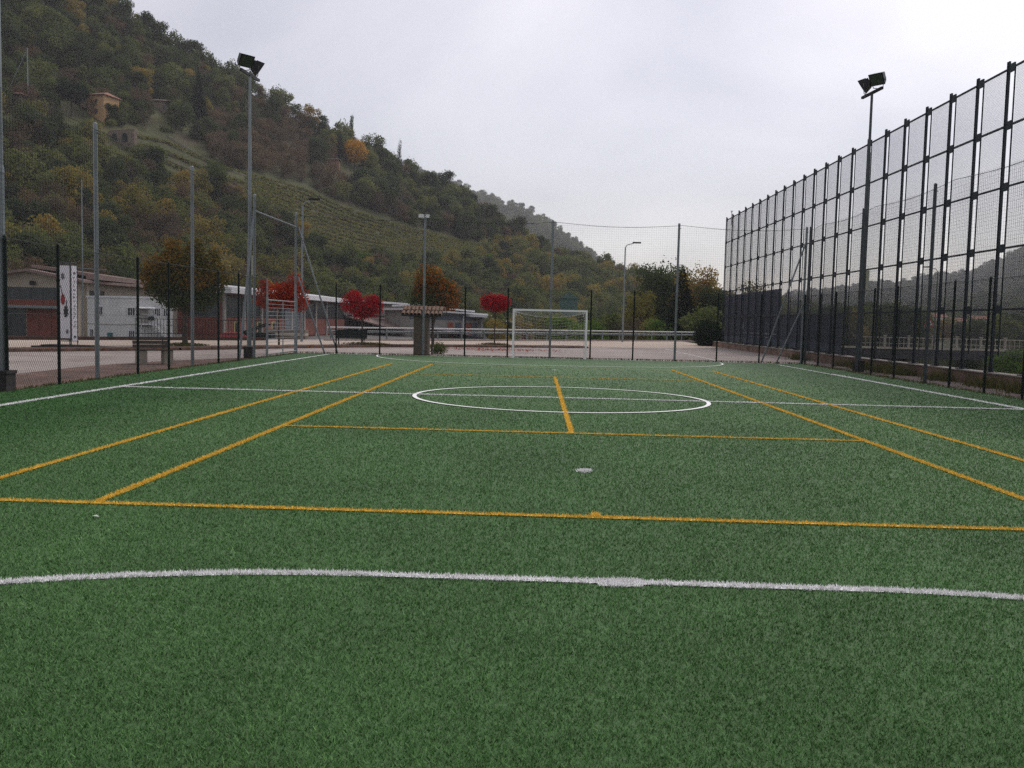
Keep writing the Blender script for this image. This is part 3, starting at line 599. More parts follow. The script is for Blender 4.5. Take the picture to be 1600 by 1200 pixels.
def gn(u, w_):   # u across -1..1, w_ 0..1 top (front to back), 1..2 down the back
    sg = (1-u*u)
    if w_ <= 1: return np.array([u*1.5, 0.04+w_*0.56, 1.98 - 0.20*w_*sg - 0.03*w_])
    q = w_-1; return np.array([u*1.46, 0.60+0.02*q+0.10*math.sin(q*math.pi)*sg, (1.95-0.20*sg)*(1-q)**(1.0) + 0.0 - 0.35*sg*math.sin(q*math.pi)*0.6*(1-q)])
us = np.linspace(-1, 1, 27); ws = np.concatenate([np.linspace(0, 1, 6), np.linspace(1, 2, 17)[1:]])
for u in us:
    for a, b in zip(ws[:-1], ws[1:]): P0.append(gn(u, a)); P1.append(gn(u, b))
for w_ in ws:
    for a, b in zip(us[:-1], us[1:]): P0.append(gn(a, w_)); P1.append(gn(b, w_))
for sx in (-1, 1):
    for k in range(1, 16):
        z = 1.9*k/16; P0.append((sx*1.52, 0.04, z)); P1.append((sx*1.46, 0.60, z*0.98))
    for k in range(1, 5):
        t = k/5; P0.append((sx*(1.52-.06*t), 0.04+.56*t, 0.03)); P1.append((sx*(1.52-.06*t), 0.04+.56*t, 1.95))
P0 = np.array(P0); P1 = np.array(P1)
wire_obj('goal_net', P0, P1, 0.0032, M['net_white'], gl)
MB().path([tuple(gn(u, 1.0)) for u in np.linspace(-1, 1, 15)], 0.009).build('net_rope', M['net_white'], gl)

# ------------------------------------------------------------------ tall steel barrier on a low wall (right)
BX = 13.5
wall = empty('low_concrete_wall', (13.5, 40, 0), 'low brown stained concrete wall under the tall steel barrier', 'wall')
wb_ = MB()
wb_.box(-0.22, 0.22, -52, 29.5, -1.2, 0.34).build('wall_body', M['wall_low'], wall)
copm = MB().box(-0.25, 0.25, 0.02, 2.48, 0.34, 0.375).mesh('coping', M['cap'])
for k in range(23): link('coping', copm, wall, (0, -27+2.5*k, 0))
bar = empty('steel_barrier', (BX, 0, 0.37), 'tall dark steel ball-stop barrier with net panels along the right side', 'barrier')
BY = [66.8, 64.76, 62.75, 60.82, 58.86, 56.95, 55.04, 53.17, 51.37, 49.5, 47.63, 45.85, 44.06, 42.23, 40.4, 38.5, 36.61, 34.74, 32.85, 30.99, 29.14, 27.3, 25.4, 23.5, 21.6, 19.7]
LV = [0.95, 1.86, 3.64, 5.42, 7.19, 8.83]
b = MB(); b.box(-0.034, 0.034, -0.05, -0.04, 0, 9.05).box(-0.034, 0.034, 0.04, 0.05, 0, 9.05).box(-0.008, 0.008, -0.04, 0.04, 0, 9.05).box(-.15, .15, -.15, .15, 0.005, 0.03)
for s in (-1, 1): b.add([(0.02, s*.14, .03), (-.02, s*.14, .03), (0.02, s*.065, .03), (-.02, s*.065, .03), (0.02, s*.065, .38), (-.02, s*.065, .38)], [(0, 2, 4), (1, 5, 3), (0, 4, 5, 1)])
colm = b.mesh('column', M['barrier']); thm = MB().box(-0.016, 0.016, -0.02, 0.02, 0.5, 8.85).mesh('upright', M['barrier'])
plm = MB().box(-0.02, 0.02, -0.36, -0.052, -0.12, 0.12).mesh('plate', M['barrier'])
railm = {}
P0, P1 = [], []
for i, y in enumerate(BY):
    link('column', colm, bar, (0, y, 0)); link('upright', thm, bar, (0, y-0.38, 0))
    for z in LV[1:]: link('plate', plm, bar, (0, y, z))
    if i+1 < len(BY):
        y2 = BY[i+1]; key = round(y-0.405-(y2+0.052), 2)
        if key not in railm: railm[key] = MB().box(-0.02, 0.02, -key, 0, -0.028, 0.028).mesh('rail', M['barrier'])
        for z in LV[1:]: link('rail', railm[key], bar, (0, y-0.405, z))
        a, b_ = y2+0.07, y-0.40
        for yv in np.arange(a+.045, b_, 0.045): P0.append((0.024, yv, 0.5)); P1.append((0.024, yv, 8.86))
        for zz in np.arange(0.5, 8.86, 0.045): P0.append((0.03, a, zz)); P1.append((0.03, b_, zz))
wire_obj('net_panels', P0, P1, 0.0027, M['net_scrim'], bar)
# windbreak sheets fixed behind the far part of the barrier
def sheet_panel(y0, y1, z0, z1, label, marks=False):
    t = empty('windbreak_sheet', (BX+0.10, (y0+y1)/2, 0.37), label, 'sheet'); n = 40; h = (y1-y0)/2
    vs, fs = [], []
    for k in range(n+1):
        yy_ = -h+2*h*k/n; off = 0.03*math.sin(k*1.3)+0.02*math.sin(k*2.9); vs += [(off, yy_, z0), (off*0.6, yy_, z1), (off+.012, yy_, z0), (off*.6+.012, yy_, z1)]
        if k: a = 4*k; fs += [(a-4, a, a+1, a-3), (a-2, a-1, a+3, a+2), (a-3, a+1, a+3, a-1), (a-4, a-2, a+2, a)]
    MB().add(vs, fs).build('cloth', M['tarp'], t)
    if marks:
        m_ = MB()
        for k in range(22):
            yy_ = -h+2.0+k*0.38; m_.box(-0.065, -0.06, yy_, yy_+0.27, z0+0.62, z0+0.72)
            if 4 < k < 18: m_.box(-0.065, -0.06, yy_, yy_+0.2, z0+0.42, z0+0.48)
        m_.build('lettering', M['tarp_light'], t, kind='stuff')
        MB().add([(-0.065, 2.2, z0+0.95), (-0.065, 1.7, z0+0.95), (-0.065, 1.95, z0+1.35)], [(0, 1, 2)]).build('emblem', M['tarp_light'], t)
sheet_panel(50.0, 66.7, 0.1, 1.84, 'dark blue windbreak sheet with faint white lettering low on the far barrier', True)
sheet_panel(51.5, 66.7, 1.90, 3.35, 'dark blue windbreak sheet above the lettered one at the far end of the barrier')
sheet_panel(41.0, 49.9, 0.1, 1.84, 'dark blue windbreak sheet on the middle part of the barrier, left of the mast')

# ------------------------------------------------------------------ foliage generators
def leaf_cloud(blobs, n, size, seed, flat=0.75, inner=0.25, elong=1.0):
    """blobs: (x,y,z,rx,ry,rz). returns V,F(quads),tint"""
    r = np.random.default_rng(seed); B = np.array(blobs, float); w = (B[:, 3]*B[:, 4]*B[:, 5])**(2/3); w /= w.sum()
    idx = r.choice(len(B), n, p=w); d = r.normal(size=(n, 3)); d /= np.linalg.norm(d, axis=1)[:, None]
    rad = np.where(r.uniform(size=n) < inner, r.uniform(0.2, 0.85, n), r.uniform(0.74, 1.16, n)+np.where(r.uniform(size=n) < .06, r.uniform(0, .12, n), 0))
    rad *= 1+0.17*np.sin(d[:, 0]*9+idx)*np.sin(d[:, 1]*8+idx*2)*np.cos(d[:, 2]*7)
    c = B[idx, :3]+d*B[idx, 3:]*rad[:, None]
    nrm = d*flat + r.normal(size=(n, 3))*0.55; nrm /= np.linalg.norm(nrm, axis=1)[:, None]
    t1 = np.cross(nrm, r.normal(size=(n, 3))); t1 /= np.linalg.norm(t1, axis=1)[:, None]; t2 = np.cross(nrm, t1)
    s = size*r.uniform(0.6, 1.35, n)[:, None]; s2 = s*elong
    V = np.stack([c-t1*s*.5, c-t2*s2*.42+t1*s*.1, c+t1*s*.5, c+t2*s2*.42], 1)
    V[:, 2] += nrm*s*0.2
    cl = r.uniform(size=len(B))[idx]; ph = np.sin(c[:, 0]*1.3+seed)*np.sin(c[:, 1]*1.1)*np.cos(c[:, 2]*1.2)
    tint = np.clip(0.35*cl+0.35*r.uniform(size=n)+0.18*ph+0.16, 0, 1)
    return V.reshape(-1, 3), np.arange(4*n).reshape(-1, 4), np.repeat(tint, 4)
def crown_blobs(r, R, H, n, z0, squash=1.0):
    out_ = [(0, 0, z0+H*0.5, R*0.72, R*0.72, H*0.45)]
    for _ in range(n):
        a = r.uniform(0, 6.28); q = r.uniform(0.35, 0.8); zz = r.uniform(0.15, 0.9); k = math.sqrt(max(0.1, 1-(2*zz-1)**2*0.8))
        s = r.uniform(0.28, 0.48); out_.append((math.cos(a)*R*q*k, math.sin(a)*R*q*k, z0+H*zz, R*s, R*s, R*s*0.8))
    return out_
def trunk_mb(h, r0, seed, limbs=5, spread=1.2, htop=None, lean=0.0):
    r = random.Random(seed); mb = MB(); htop = htop or h*1.5; p = Vector((0, 0, -0.1)); q = Vector((lean*h, 0, h)); k = 5; pts = [p]
    for i in range(1, k+1):
        t = i/k; pts.append(Vector((lean*h*t+r.uniform(-1, 1)*0.03*h*t, r.uniform(-1, 1)*0.03*h*t, h*t)))
    for i in range(k): mb.tube(pts[i], pts[i+1], r0*(1-0.45*i/k), r0*(1-0.45*(i+1)/k), 8, False)
    for j in range(limbs):
        a = 6.28*j/limbs+r.uniform(-.4, .4); b0 = pts[-1]-Vector((0, 0, r.uniform(0, 0.15*h))); mid = b0+Vector((math.cos(a)*spread*.4, math.sin(a)*spread*.4, (htop-h)*.45)); e = mid+Vector((math.cos(a)*spread*.45, math.sin(a)*spread*.45, (htop-h)*.5))
        mb.tube(b0, mid, r0*.4, r0*.26, 6, False); mb.tube(mid, e, r0*.26, r0*.08, 6, False)
        mb.tube(mid, mid+Vector((r.uniform(-.5, .5)*spread, r.uniform(-.5, .5)*spread, (htop-h)*.5)), r0*.18, r0*.05, 5, False)
    mb.tube(pts[-1], pts[-1]+Vector((0, 0, (htop-h)*.9)), r0*.5, r0*.1, 6, False)
    return mb
# hill-tree variants (unit real size, about 8 m tall)
VAR = {}
def variant(key, m, seed, R, H, n, size, nb=9, elong=1.0, z0=0.3):
    r = random.Random(seed); V, F, t = leaf_cloud(crown_blobs(r, R, H, nb, z0), n, size, seed, elong=elong)
    VAR.setdefault(key, []).append(npmesh(key+'_tree', V, F, M[m], t))
for s in range(4): variant('green', 'leaf_green', 10+s, 3.4, 7.5, 2600, 0.40)
for s in range(3): variant('dark', 'leaf_dark', 20+s, 3.2, 8.0, 2600, 0.40)
for s in range(3): variant('olive', 'leaf_olive', 30+s, 3.2, 7.0, 2400, 0.38)
for s in range(3): variant('brown', 'leaf_brown', 40+s, 3.3, 6.5, 2600, 0.36, elong=0.5)
for s in range(2): variant('bright', 'leaf_bright', 50+s, 2.6, 4.2, 2400, 0.30)
for s in range(2): variant('bare', 'leaf_dead', 60+s, 2.8, 6.0, 2200, 0.42, elong=0.12)
for s in range(2): variant('cane', 'leaf_cane', 64+s, 2.2, 3.4, 1800, 0.55, elong=0.22)
for s in range(2): variant('bigdark', 'leaf_dark', 110+s, 3.9, 10, 9000, 0.27, nb=14)
for s in range(2): variant('biggreen', 'leaf_green', 120+s, 3.9, 10, 9000, 0.27, nb=14)
for s in range(2): variant('bigbrown', 'leaf_olive', 130+s, 3.9, 10, 8000, 0.27, nb=14)
def conifer_mesh(name, R, H, n, size, seed, m='leaf_fir', z0=0.5, pw=1.0):
    r = np.random.default_rng(seed); u = 1-np.sqrt(r.uniform(0.0004, 1, n)); lay = np.floor(u*H/0.55)*0.55/H; fr = (u-lay)*H/0.55
    rr = R*(1-u)**pw*(0.55+0.5*(1-fr))*r.uniform(0.55, 1.05, n); a = r.uniform(0, 6.28, n)
    c = np.stack([rr*np.cos(a), rr*np.sin(a), z0+H*(1-(1-u))], 1); c[:, 2] -= rr*0.18
    d = np.stack([np.cos(a), np.sin(a), np.full(n, -0.25)], 1); t2 = np.cross(d, np.array([0, 0, 1.])); t2 /= np.linalg.norm(t2, axis=1)[:, None]
    d += r.normal(size=(n, 3))*0.25; s = (size*r.uniform(.6, 1.3, n)*(.30+.7*(1-u)))[:, None]
    V = np.stack([c-d*s*.5, c-t2*s*.22+np.array([0, 0, -.05]), c+d*s*.5, c+t2*s*.22], 1)
    return npmesh(name, V.reshape(-1, 3), np.arange(4*n).reshape(-1, 4), M[m], np.repeat(r.uniform(size=n), 4))

# ------------------------------------------------------------------ the hillside
TAB = [(-700, -330, 70, 330), (-300, -230, 95, 345), (0, -85, 125, 365), (180, 22, 136, 380), (240, 72, 142, 385), (300, 103, 150, 392), (400, 150, 165, 405), (480, 200, 182, 415), (545, 230, 198, 425), (600, 256, 212, 432), (640, 280, 222, 436),
       (700, 305, 238, 442), (740, 328, 248, 446), (775, 355, 258, 450), (800, 372, 264, 450), (850, 398, 276, 450), (900, 418, 288, 452), (950, 432, 300, 455), (1000, 448, 312, 458), (1060, 462, 325, 460), (1120, 478, 335, 465), (1200, 496, 350, 470), (1320, 506, 365, 480)]
_T = []
for x, y, yf, yr in TAB:
    d = ray(x, y); _T.append((d[0]/d[1], d[2]/d[1], yf, yr))
_T = np.array(_T)
def zt(X, Y):
    X = np.asarray(X, float); Y = np.asarray(Y, float); T = X/Y
    E = np.interp(T, _T[:, 0], _T[:, 1]); yf = np.interp(T, _T[:, 0], _T[:, 2]); yr = np.interp(T, _T[:, 0], _T[:, 3])
    v_ = (Y-yf)/(yr-yf); zr = CH+E*yr; zf = -1.5
    g = np.where(v_ < 0, 0, np.where(v_ < 1, np.clip(v_, 0, 1)**1.5, 1-(v_-1)*0.5))
    bump = 1.6*np.sin(X*0.045+Y*0.03)*np.sin(Y*0.05-X*0.02)+0.6*np.sin(X*0.17+1)*np.sin(Y*0.13)
    return zf+(zr-zf)*g+bump*np.clip(v_*5, 0, 1)*np.clip(1.2-v_, 0, 1)
def on_hill(x, y):
    d = ray(x, y); T = d[0]/d[1]; e = d[2]/d[1]
    lo, hi = np.interp(T, _T[:, 0], _T[:, 2]), np.interp(T, _T[:, 0], _T[:, 3])*1.02
    for _ in range(28):
        m = (lo+hi)/2
        if (zt(T*m, m)-CH)/m < e: lo = m
        else: hi = m
    return np.array([T*lo, lo, float(zt(T*lo, lo))])
Tg = np.linspace(_T[0, 0], _T[-1, 0], 240); vg = np.concatenate([np.linspace(-0.05, 1, 90), np.linspace(1.06, 1.9, 12)])
V = np.zeros((len(Tg), len(vg), 3))
for i, T in enumerate(Tg):
    yf = np.interp(T, _T[:, 0], _T[:, 2]); yr = np.interp(T, _T[:, 0], _T[:, 3]); Y = yf+(yr-yf)*vg; V[i, :, 0] = T*Y; V[i, :, 1] = Y; V[i, :, 2] = zt(T*Y, Y)
nT, nv = len(Tg), len(vg); ii, jj = np.meshgrid(np.arange(nT-1), np.arange(nv-1), indexing='ij'); a = (ii*nv+jj).ravel()
F = np.stack([a, a+nv, a+nv+1, a+1], 1)
M['hillside'] = mat('hillside meadow and earth', (0.050, 0.058, 0.020), 1.0, 0, 0.07, 0.35, c2=(0.070, 0.073, 0.027), bump=0, dirt=((0.085, 0.062, 0.042), 0.10, 0.52))
me = npmesh('hillside', V.reshape(-1, 3), F, M['hillside']); me.polygons.foreach_set('use_smooth', [True]*len(me.polygons))
o = link('hillside', me); o['kind'] = 'structure'
def inpoly(x, y, poly):
    c = False; j = len(poly)-1
    for i in range(len(poly)):
        (xi, yi), (xj, yj) = poly[i], poly[j]
        if (yi > y) != (yj > y) and x < (xj-xi)*(y-yi)/(yj-yi)+xi: c = not c
        j = i
    return c
# open ground (terraced vines and meadow), in photo columns/rows read back to the slope
OPEN = [(150, 195), (190, 205), (260, 205), (320, 222), (345, 258), (400, 268), (480, 290), (540, 318), (620, 345), (700, 365), (760, 384), (745, 402), (690, 408), (620, 412), (560, 404), (520, 396), (490, 372), (455, 352), (430, 340), (380, 312), (300, 285), (240, 262), (190, 240), (150, 225)]
BROWNZ = [(320, 195), (350, 175), (420, 165), (480, 200), (520, 245), (560, 290), (520, 300), (440, 285), (350, 262), (320, 235)]
CLEAR = [([(78, 132), (178, 132), (196, 214), (75, 208)], (140, 184)), ([(0, 140), (40, 140), (40, 182), (0, 182)], (12, 168)), ([(228, 140), (272, 140), (268, 176), (228, 176)], (250, 172)), ([(500, 228), (534, 228), (534, 266), (500, 266)], (518, 262)), ([(288, 100), (332, 100), (334, 192), (286, 192)], (310, 190)), ([(524, 205), (584, 205), (590, 268), (520, 268)], (554, 262)), ([(95, 205), (140, 205), (140, 225), (95, 225)], (118, 218)), ([(160, 195), (222, 200), (222, 246), (158, 244)], (186, 222))]
CLEAR = [(p_, on_hill(*b_)[1]+3) for p_, b_ in CLEAR]
def pix_of(p):
    d = np.array(p)-CAMP; z = d@_f; return 800+FPX*(d@_r)/z, 600-FPX*(d@_u)/z
wood = {k: [] for k in VAR if not k.startswith('big')}
rr = random.Random(5)
ntry = 0; cells = set(); pts_all = []
while ntry < 9000:
    ntry += 1
    T = rr.uniform(_T[1, 0]-0.1, 0.30); yf = np.interp(T, _T[:, 0], _T[:, 2]); yr = np.interp(T, _T[:, 0], _T[:, 3]); v_ = rr.uniform(0, 1.03)**0.85
    Y = yf+(yr-yf)*v_; X = T*Y; key = (int(X/3.9), int(Y/5.2))
    if key in cells: continue
    z = float(zt(X, Y)); px, py = pix_of((X, Y, z+2.5))
    if any(Y < yb and (inpoly(px, py+3, c) or inpoly(px, py-14, c)) for c, yb in CLEAR): continue
    px0, py0 = pix_of((X, Y, z)); 
    if inpoly(px0, py0-2, OPEN) or inpoly(px0, py0-14, OPEN): continue
    cells.add(key); u = rr.random()
    hgt = (CH and (z-CH)/Y)
    if inpoly(px, py, BROWNZ): k = 'brown' if u < 0.62 else ('bare' if u < 0.9 else 'dark')
    elif px > 560 and py > 380: k = 'green' if u < 0.52 else 'olive' if u < 0.80 else 'bright' if u < 0.88 else 'brown' if u < .94 else 'dark'
    elif py > 240 and px < 480: k = 'green' if u < 0.30 else 'olive' if u < 0.50 else 'brown' if u < 0.74 else 'dark' if u < 0.88 else 'bare'
    elif px > 540 and py < 400: k = 'dark' if u < 0.42 else 'green' if u < 0.75 else 'brown' if u < 0.92 else 'bare'
    else: k = 'green' if u < 0.50 else 'dark' if u < 0.76 else 'olive' if u < 0.83 else 'brown' if u < 0.96 else 'bare'
    s = (rr.uniform(0.62, 1.25) if rr.random() < .8 else rr.uniform(1.25, 1.65))*(0.8 if px0 > 380 and py0 > 380 and px0 < 800 else 1.0)
    wood[k].append((X, Y, z-0.5, s, px, py))
# flat wood between the road and the hill foot, centre right
for _ in range(900):
    T = rr.uniform(-0.05, 0.42); Y = rr.uniform(112, 330); X = T*Y
    if Y > np.interp(T, _T[:, 0], _T[:, 2]): continue
    if X < -8 and Y < 175: continue
    key = (int(X/4.4), int(Y/6))
    if key in cells: continue
    cells.add(key); u = rr.random(); px, py = pix_of((X, Y, 3))
    k = 'green' if u < 0.44 else 'olive' if u < 0.62 else 'dark' if u < 0.8 else 'bright' if u < 0.87 else 'brown'
    lim = 0.62 if px < 1000 else 0.9
    wood[k].append((X, Y, -1.7, rr.uniform(0.6, 1.0)*lim*(0.75+Y/500), px, py))
for _ in range(2600):
    X = rr.uniform(44, 260); Y = rr.uniform(126, 330)
    key = (int(X/6), int(Y/7))
    if key in cells or X/Y > 1.0: continue
    cells.add(key); u = rr.random(); wood['green' if u < .5 else 'dark' if u < .75 else 'olive' if u < .9 else 'brown'].append((X, Y, -1.8 if X < 58+(Y-128)*.944 else -5.6, rr.uniform(0.45, 0.8)*(0.7+Y/450), 1500, 520))
hidden = bpy.data.collections.new('tree_sources')
def scatter(name, meshes, pts, smin=0.8, smax=1.2, label=None):
    """one wood that reads as one mass: instances on points"""
    sub = bpy.data.collections.new(name+'_sources')
    for m_ in meshes: sub.objects.link(bpy.data.objects.new(m_.name, m_))
    me = bpy.data.meshes.new(name); me.from_pydata([p[:3] for p in pts], [], []); a = me.attributes.new('sz', 'FLOAT', 'POINT'); a.data.foreach_set('value', [p[3] for p in pts])
    a = me.attributes.new('rot', 'FLOAT', 'POINT'); a.data.foreach_set('value', [random.uniform(0, 6.28) for p in pts])
    o = link(name, me); o['kind'] = 'stuff'
    ng = bpy.data.node_groups.new(name, 'GeometryNodeTree'); ng.interface.new_socket('Geometry', in_out='INPUT', socket_type='NodeSocketGeometry'); ng.interface.new_socket('Geometry', in_out='OUTPUT', socket_type='NodeSocketGeometry')
    N = ng.nodes.new; K = ng.links.new; gi, go = N('NodeGroupInput'), N('NodeGroupOutput')
    ci = N('GeometryNodeCollectionInfo'); ci.inputs['Collection'].default_value = sub; ci.inputs['Separate Children'].default_value = True; ci.inputs['Reset Children'].default_value = True
    ip = N('GeometryNodeInstanceOnPoints'); ip.inputs['Pick Instance'].default_value = True
    sz = N('GeometryNodeInputNamedAttribute'); sz.data_type = 'FLOAT'; sz.inputs['Name'].default_value = 'sz'
    ro = N('GeometryNodeInputNamedAttribute'); ro.data_type = 'FLOAT'; ro.inputs['Name'].default_value = 'rot'; cx_ = N('ShaderNodeCombineXYZ'); K(ro.outputs['Attribute'], cx_.inputs[2])
    ri = N('FunctionNodeRandomValue'); ri.data_type = 'INT'; ri.inputs[4].default_value = 0; ri.inputs[5].default_value = len(meshes)-1
    K(gi.outputs[0], ip.inputs['Points']); K(ci.outputs[0], ip.inputs['Instance']); K(sz.outputs['Attribute'], ip.inputs['Scale']); K(cx_.outputs[0], ip.inputs['Rotation']); K(ri.outputs[2], ip.inputs['Instance Index']); K(ip.outputs[0], go.inputs[0])
    md = o.modifiers.new('scatter', 'NODES'); md.node_group = ng; return o
# the ones that stand nearest and lowest are trees of their own
near = []
for k, lst in wood.items():
    for p in lst:
        if p[1] < 215 and -40 < p[4] < 1180 and p[5] > 250: near.append((p[1]*(1.0 if p[4] > 0 else 1.3), k, p))
near.sort(key=lambda t: t[0]); near = near[:150]; nearset = {id(t[2]) for t in near}
KL = {'green': ('mid green', 'leafy tree'), 'dark': ('dark green', 'dense tree'), 'olive': ('yellowish olive', 'tree'), 'brown': ('russet brown', 'tree'), 'bright': ('fresh green', 'bushy tree'), 'bare': ('bare grey brown', 'tree'), 'cane': ('pale green', 'cane clump')}
def where(px, py):
    if px < 135: return 'above the gabled warehouse'
    if px < 235: return 'above the white cabin'
    if px < 350: return 'behind the large maple'
    if px < 480: return 'above the corner gate'
    if px < 620: return 'behind the heart-shaped red tree'
    if px < 720: return 'behind the tiled pillar'
    if px < 800: return 'behind the round red tree'
    if px < 930: return 'behind the white goal'
    if px < 1010: return 'near the lamp right of the goal'
    return 'around the dark spruce'
NM = {'bare': 'bare_tree', 'brown': 'russet_tree', 'dark': 'dark_tree', 'olive': 'olive_green_tree', 'green': 'leafy_tree', 'bright': 'bushy_tree', 'cane': 'cane_clump'}
ORD = ['leftmost', 'second from left', 'third from left', 'fourth from left', 'fifth from left', 'sixth from left', 'seventh from left', 'eighth from left', 'ninth from left', 'tenth from left', 'eleventh from left', 'twelfth from left', 'thirteenth from left', 'fourteenth from left', 'fifteenth from left', 'sixteenth from left', 'seventeenth from left', 'eighteenth from left', 'nineteenth from left', 'twentieth from left']
grp = {}
for _, k, p in near: grp.setdefault((k, where(p[4], p[5])), []).append(p)
for (k, w_), ps in grp.items():
    ps.sort(key=lambda p: p[4])
    for i, p in enumerate(ps):
        o = link(NM[k], rr.choice(VAR[k])); o.location = p[:3]; o.scale = (p[3]*rr.uniform(.85, 1.15), p[3]*rr.uniform(.85, 1.15), p[3]*rr.uniform(.9, 1.12)); o.rotation_euler = (0, 0, rr.uniform(0, 6.28))
        nm = 'only' if len(ps) == 1 else ORD[min(i, 19)] if i < len(ps)-1 else 'rightmost'
        tag(o, f'{KL[k][0]} {KL[k][1]} {w_}' if len(ps) == 1 else f'{nm} of the {KL[k][0]} trees {w_}', 'tree', f'{KL[k][0]} trees {w_}')
for k, lst in wood.items():
    rest = [p for p in lst if id(p) not in nearset]
    if rest: scatter({'green': 'green_woodland', 'dark': 'dark_woodland', 'olive': 'olive_woodland', 'brown': 'russet_woodland', 'bright': 'fresh_green_woodland', 'bare': 'bare_woodland'}.get(k, 'woodland'), VAR[k], rest)
# vine rows and terrace banks on the open slope
def bound(poly_top, poly_bot, s, x):
    return np.interp(x, *zip(*poly_top))*(1-s)+np.interp(x, *zip(*poly_bot))*s
TOP = [(170, 206), (260, 222), (345, 262), (400, 276), (480, 297), (540, 325), (620, 352), (700, 372), (760, 388)]
BOT = [(170, 232), (240, 266), (300, 290), (380, 318), (430, 345), (460, 362), (500, 396), (560, 408), (620, 412), (690, 408), (745, 404), (760, 402)]
Vs, Fs, Ts, nn0 = [], [], [], 0
r2 = np.random.default_rng(3)
for k in range(13):
    s = (k+0.5)/13; prev = None
    x0_, x1_ = (385 if k % 4 else 200), 752
    for x in np.arange(x0_, x1_, 3.2):
        y = bound(TOP, BOT, s, x)
        if r2.uniform() < 0.06: continue
        p = on_hill(x, y)
        m_ = 16; c = p+r2.normal(size=(m_, 3))*np.array([0.5, 0.5, 0.28])+np.array([0, 0, 0.65]); n3 = r2.normal(size=(m_, 3)); n3 /= np.linalg.norm(n3, axis=1)[:, None]
        t1 = np.cross(n3, r2.normal(size=(m_, 3))); t1 /= np.linalg.norm(t1, axis=1)[:, None]; t2 = np.cross(n3, t1); sz = 0.32
        q = np.stack([c-t1*sz, c-t2*sz, c+t1*sz, c+t2*sz], 1).reshape(-1, 3); Vs.append(q); Fs.append(np.arange(4*m_).reshape(-1, 4)+nn0); nn0 += 4*m_; Ts.append(np.repeat(r2.uniform(size=m_), 4))
o = link('vine_rows', npmesh('vine_rows', np.vstack(Vs), np.vstack(Fs), M['leaf_vine'], np.concatenate(Ts))); o['kind'] = 'stuff'
M['bank'] = mat('terrace bank stones', (0.095, 0.080, 0.055), 1, 0, 0.5, 0.4, dirt=((0.05, 0.055, 0.03), 0.7, 0.5))
M['path'] = mat('pale terrace track', (0.22, 0.21, 0.15), 1, 0, 0.5, 0.25)
def hill_ribbon(name, pts, h, m, cat, label, thick=0.8):
    vs, fs = [], []; g = [on_hill(*p) for p in pts]; c = g[len(g)//2]; t = empty(name, tuple(c), label, cat)
    for i, p in enumerate(g):
        p = p-c; vs += [(p[0], p[1], p[2]-1.5), (p[0], p[1], p[2]+h), (p[0], p[1]+thick, p[2]+h), (p[0], p[1]+thick, p[2]-1.5)]
        if i: a = 4*i; fs += [(a-4, a, a+1, a-3), (a-3, a+1, a+2, a-2), (a-2, a+2, a+3, a-1)]
    MB().add(vs, fs).build('stonework', m, t); return t
hill_ribbon('terrace_wall', [(262, 214), (300, 238), (345, 262), (400, 282), (450, 292), (478, 305)], 0.7, M['path'], 'terrace wall', 'pale terrace wall running down the upper edge of the vineyard')
hill_ribbon('terrace_wall', [(228, 232), (280, 248), (330, 268), (385, 300), (440, 312), (495, 330)], 0.9, M['bank'], 'terrace wall', 'brown terrace wall crossing the green slope above the two left net poles')
hill_ribbon('terrace_wall', [(505, 336), (560, 348), (600, 356), (660, 364)], 0.8, M['bank'], 'terrace wall', 'short dark terrace bank in the middle of the vineyard')
hill_ribbon('terrace_wall', [(500, 352), (560, 376), (620, 388), (690, 392)], 0.7, M['bank'], 'terrace wall', 'brown terrace bank near the bottom of the vineyard')
for k_, (s0, xa, xb) in enumerate(((.10, 420, 720), (.26, 400, 735), (.44, 410, 740), (.62, 440, 742), (.80, 500, 740))):
    pts = [(x, bound(TOP, BOT, s0, x)) for x in np.linspace(xa, xb, 14)]
    hill_ribbon('grass_bank', pts, .55, M['path'] if k_ % 2 else M['bank'], 'grass bank', ['uppermost', 'second', 'middle', 'fourth', 'lowest'][k_]+' grass bank between the vine rows on the slope', .9)
# notable trees on the hill
def solo(name, x, y, me, scale, label, cat='tree', dz=-0.4, trunk=None, crown='crown'):
    p = on_hill(x, y); t = empty(name, (p[0], p[1], p[2]+dz), label, cat); t.scale = (scale,)*3
    link(crown, me, t)
    if trunk: trunk.build('trunk', M['bark'], t)
    return p
V, F, t_ = leaf_cloud([(0, 0, 6.4, 3.6, 3.4, 3.4), (2.2, 0, 5.2, 2.6, 2.4, 2.6), (-1.6, 0.5, 7.6, 2.2, 2.2, 2.2), (1.2, 0, 8.0, 2.0, 2, 2.0), (0.4, -.5, 4.0, 2.8, 2.4, 2.2)], 4200, 0.42, 71)
solo('golden_tree', 554, 262, npmesh('crown', V, F, M['leaf_yellow'], t_), 1.25, 'golden yellow tree high on the hill beside the dark cypress', trunk=trunk_mb(3, .3, 1, 5, 1.5, 7))
V, F, t_ = leaf_cloud([(0, 0, 2+1.05*i, 0.95-abs(i-3.5)*.09, .95-abs(i-3.5)*.09, 1.1) for i in range(8)], 2000, 0.30, 72)
solo('cypress', 531, 252, npmesh('crown', V, F, M['leaf_fir'], t_), 1.15, 'slim dark cypress left of the golden tree')
V, F, t_ = leaf_cloud([(0.2*math.sin(i), 0, 2+1.7*i, 1.35-i*.10, 1.3-i*.1, 1.4) for i in range(8)], 3200, 0.42, 73, elong=0.5)
pop = npmesh('crown', V, F, M['leaf_dark'], t_)
solo('poplar', 549, 232, pop, 1.25, 'thin poplar rising over the ridge above the golden tree', trunk=trunk_mb(8, .22, 2, 3, .8, 13))
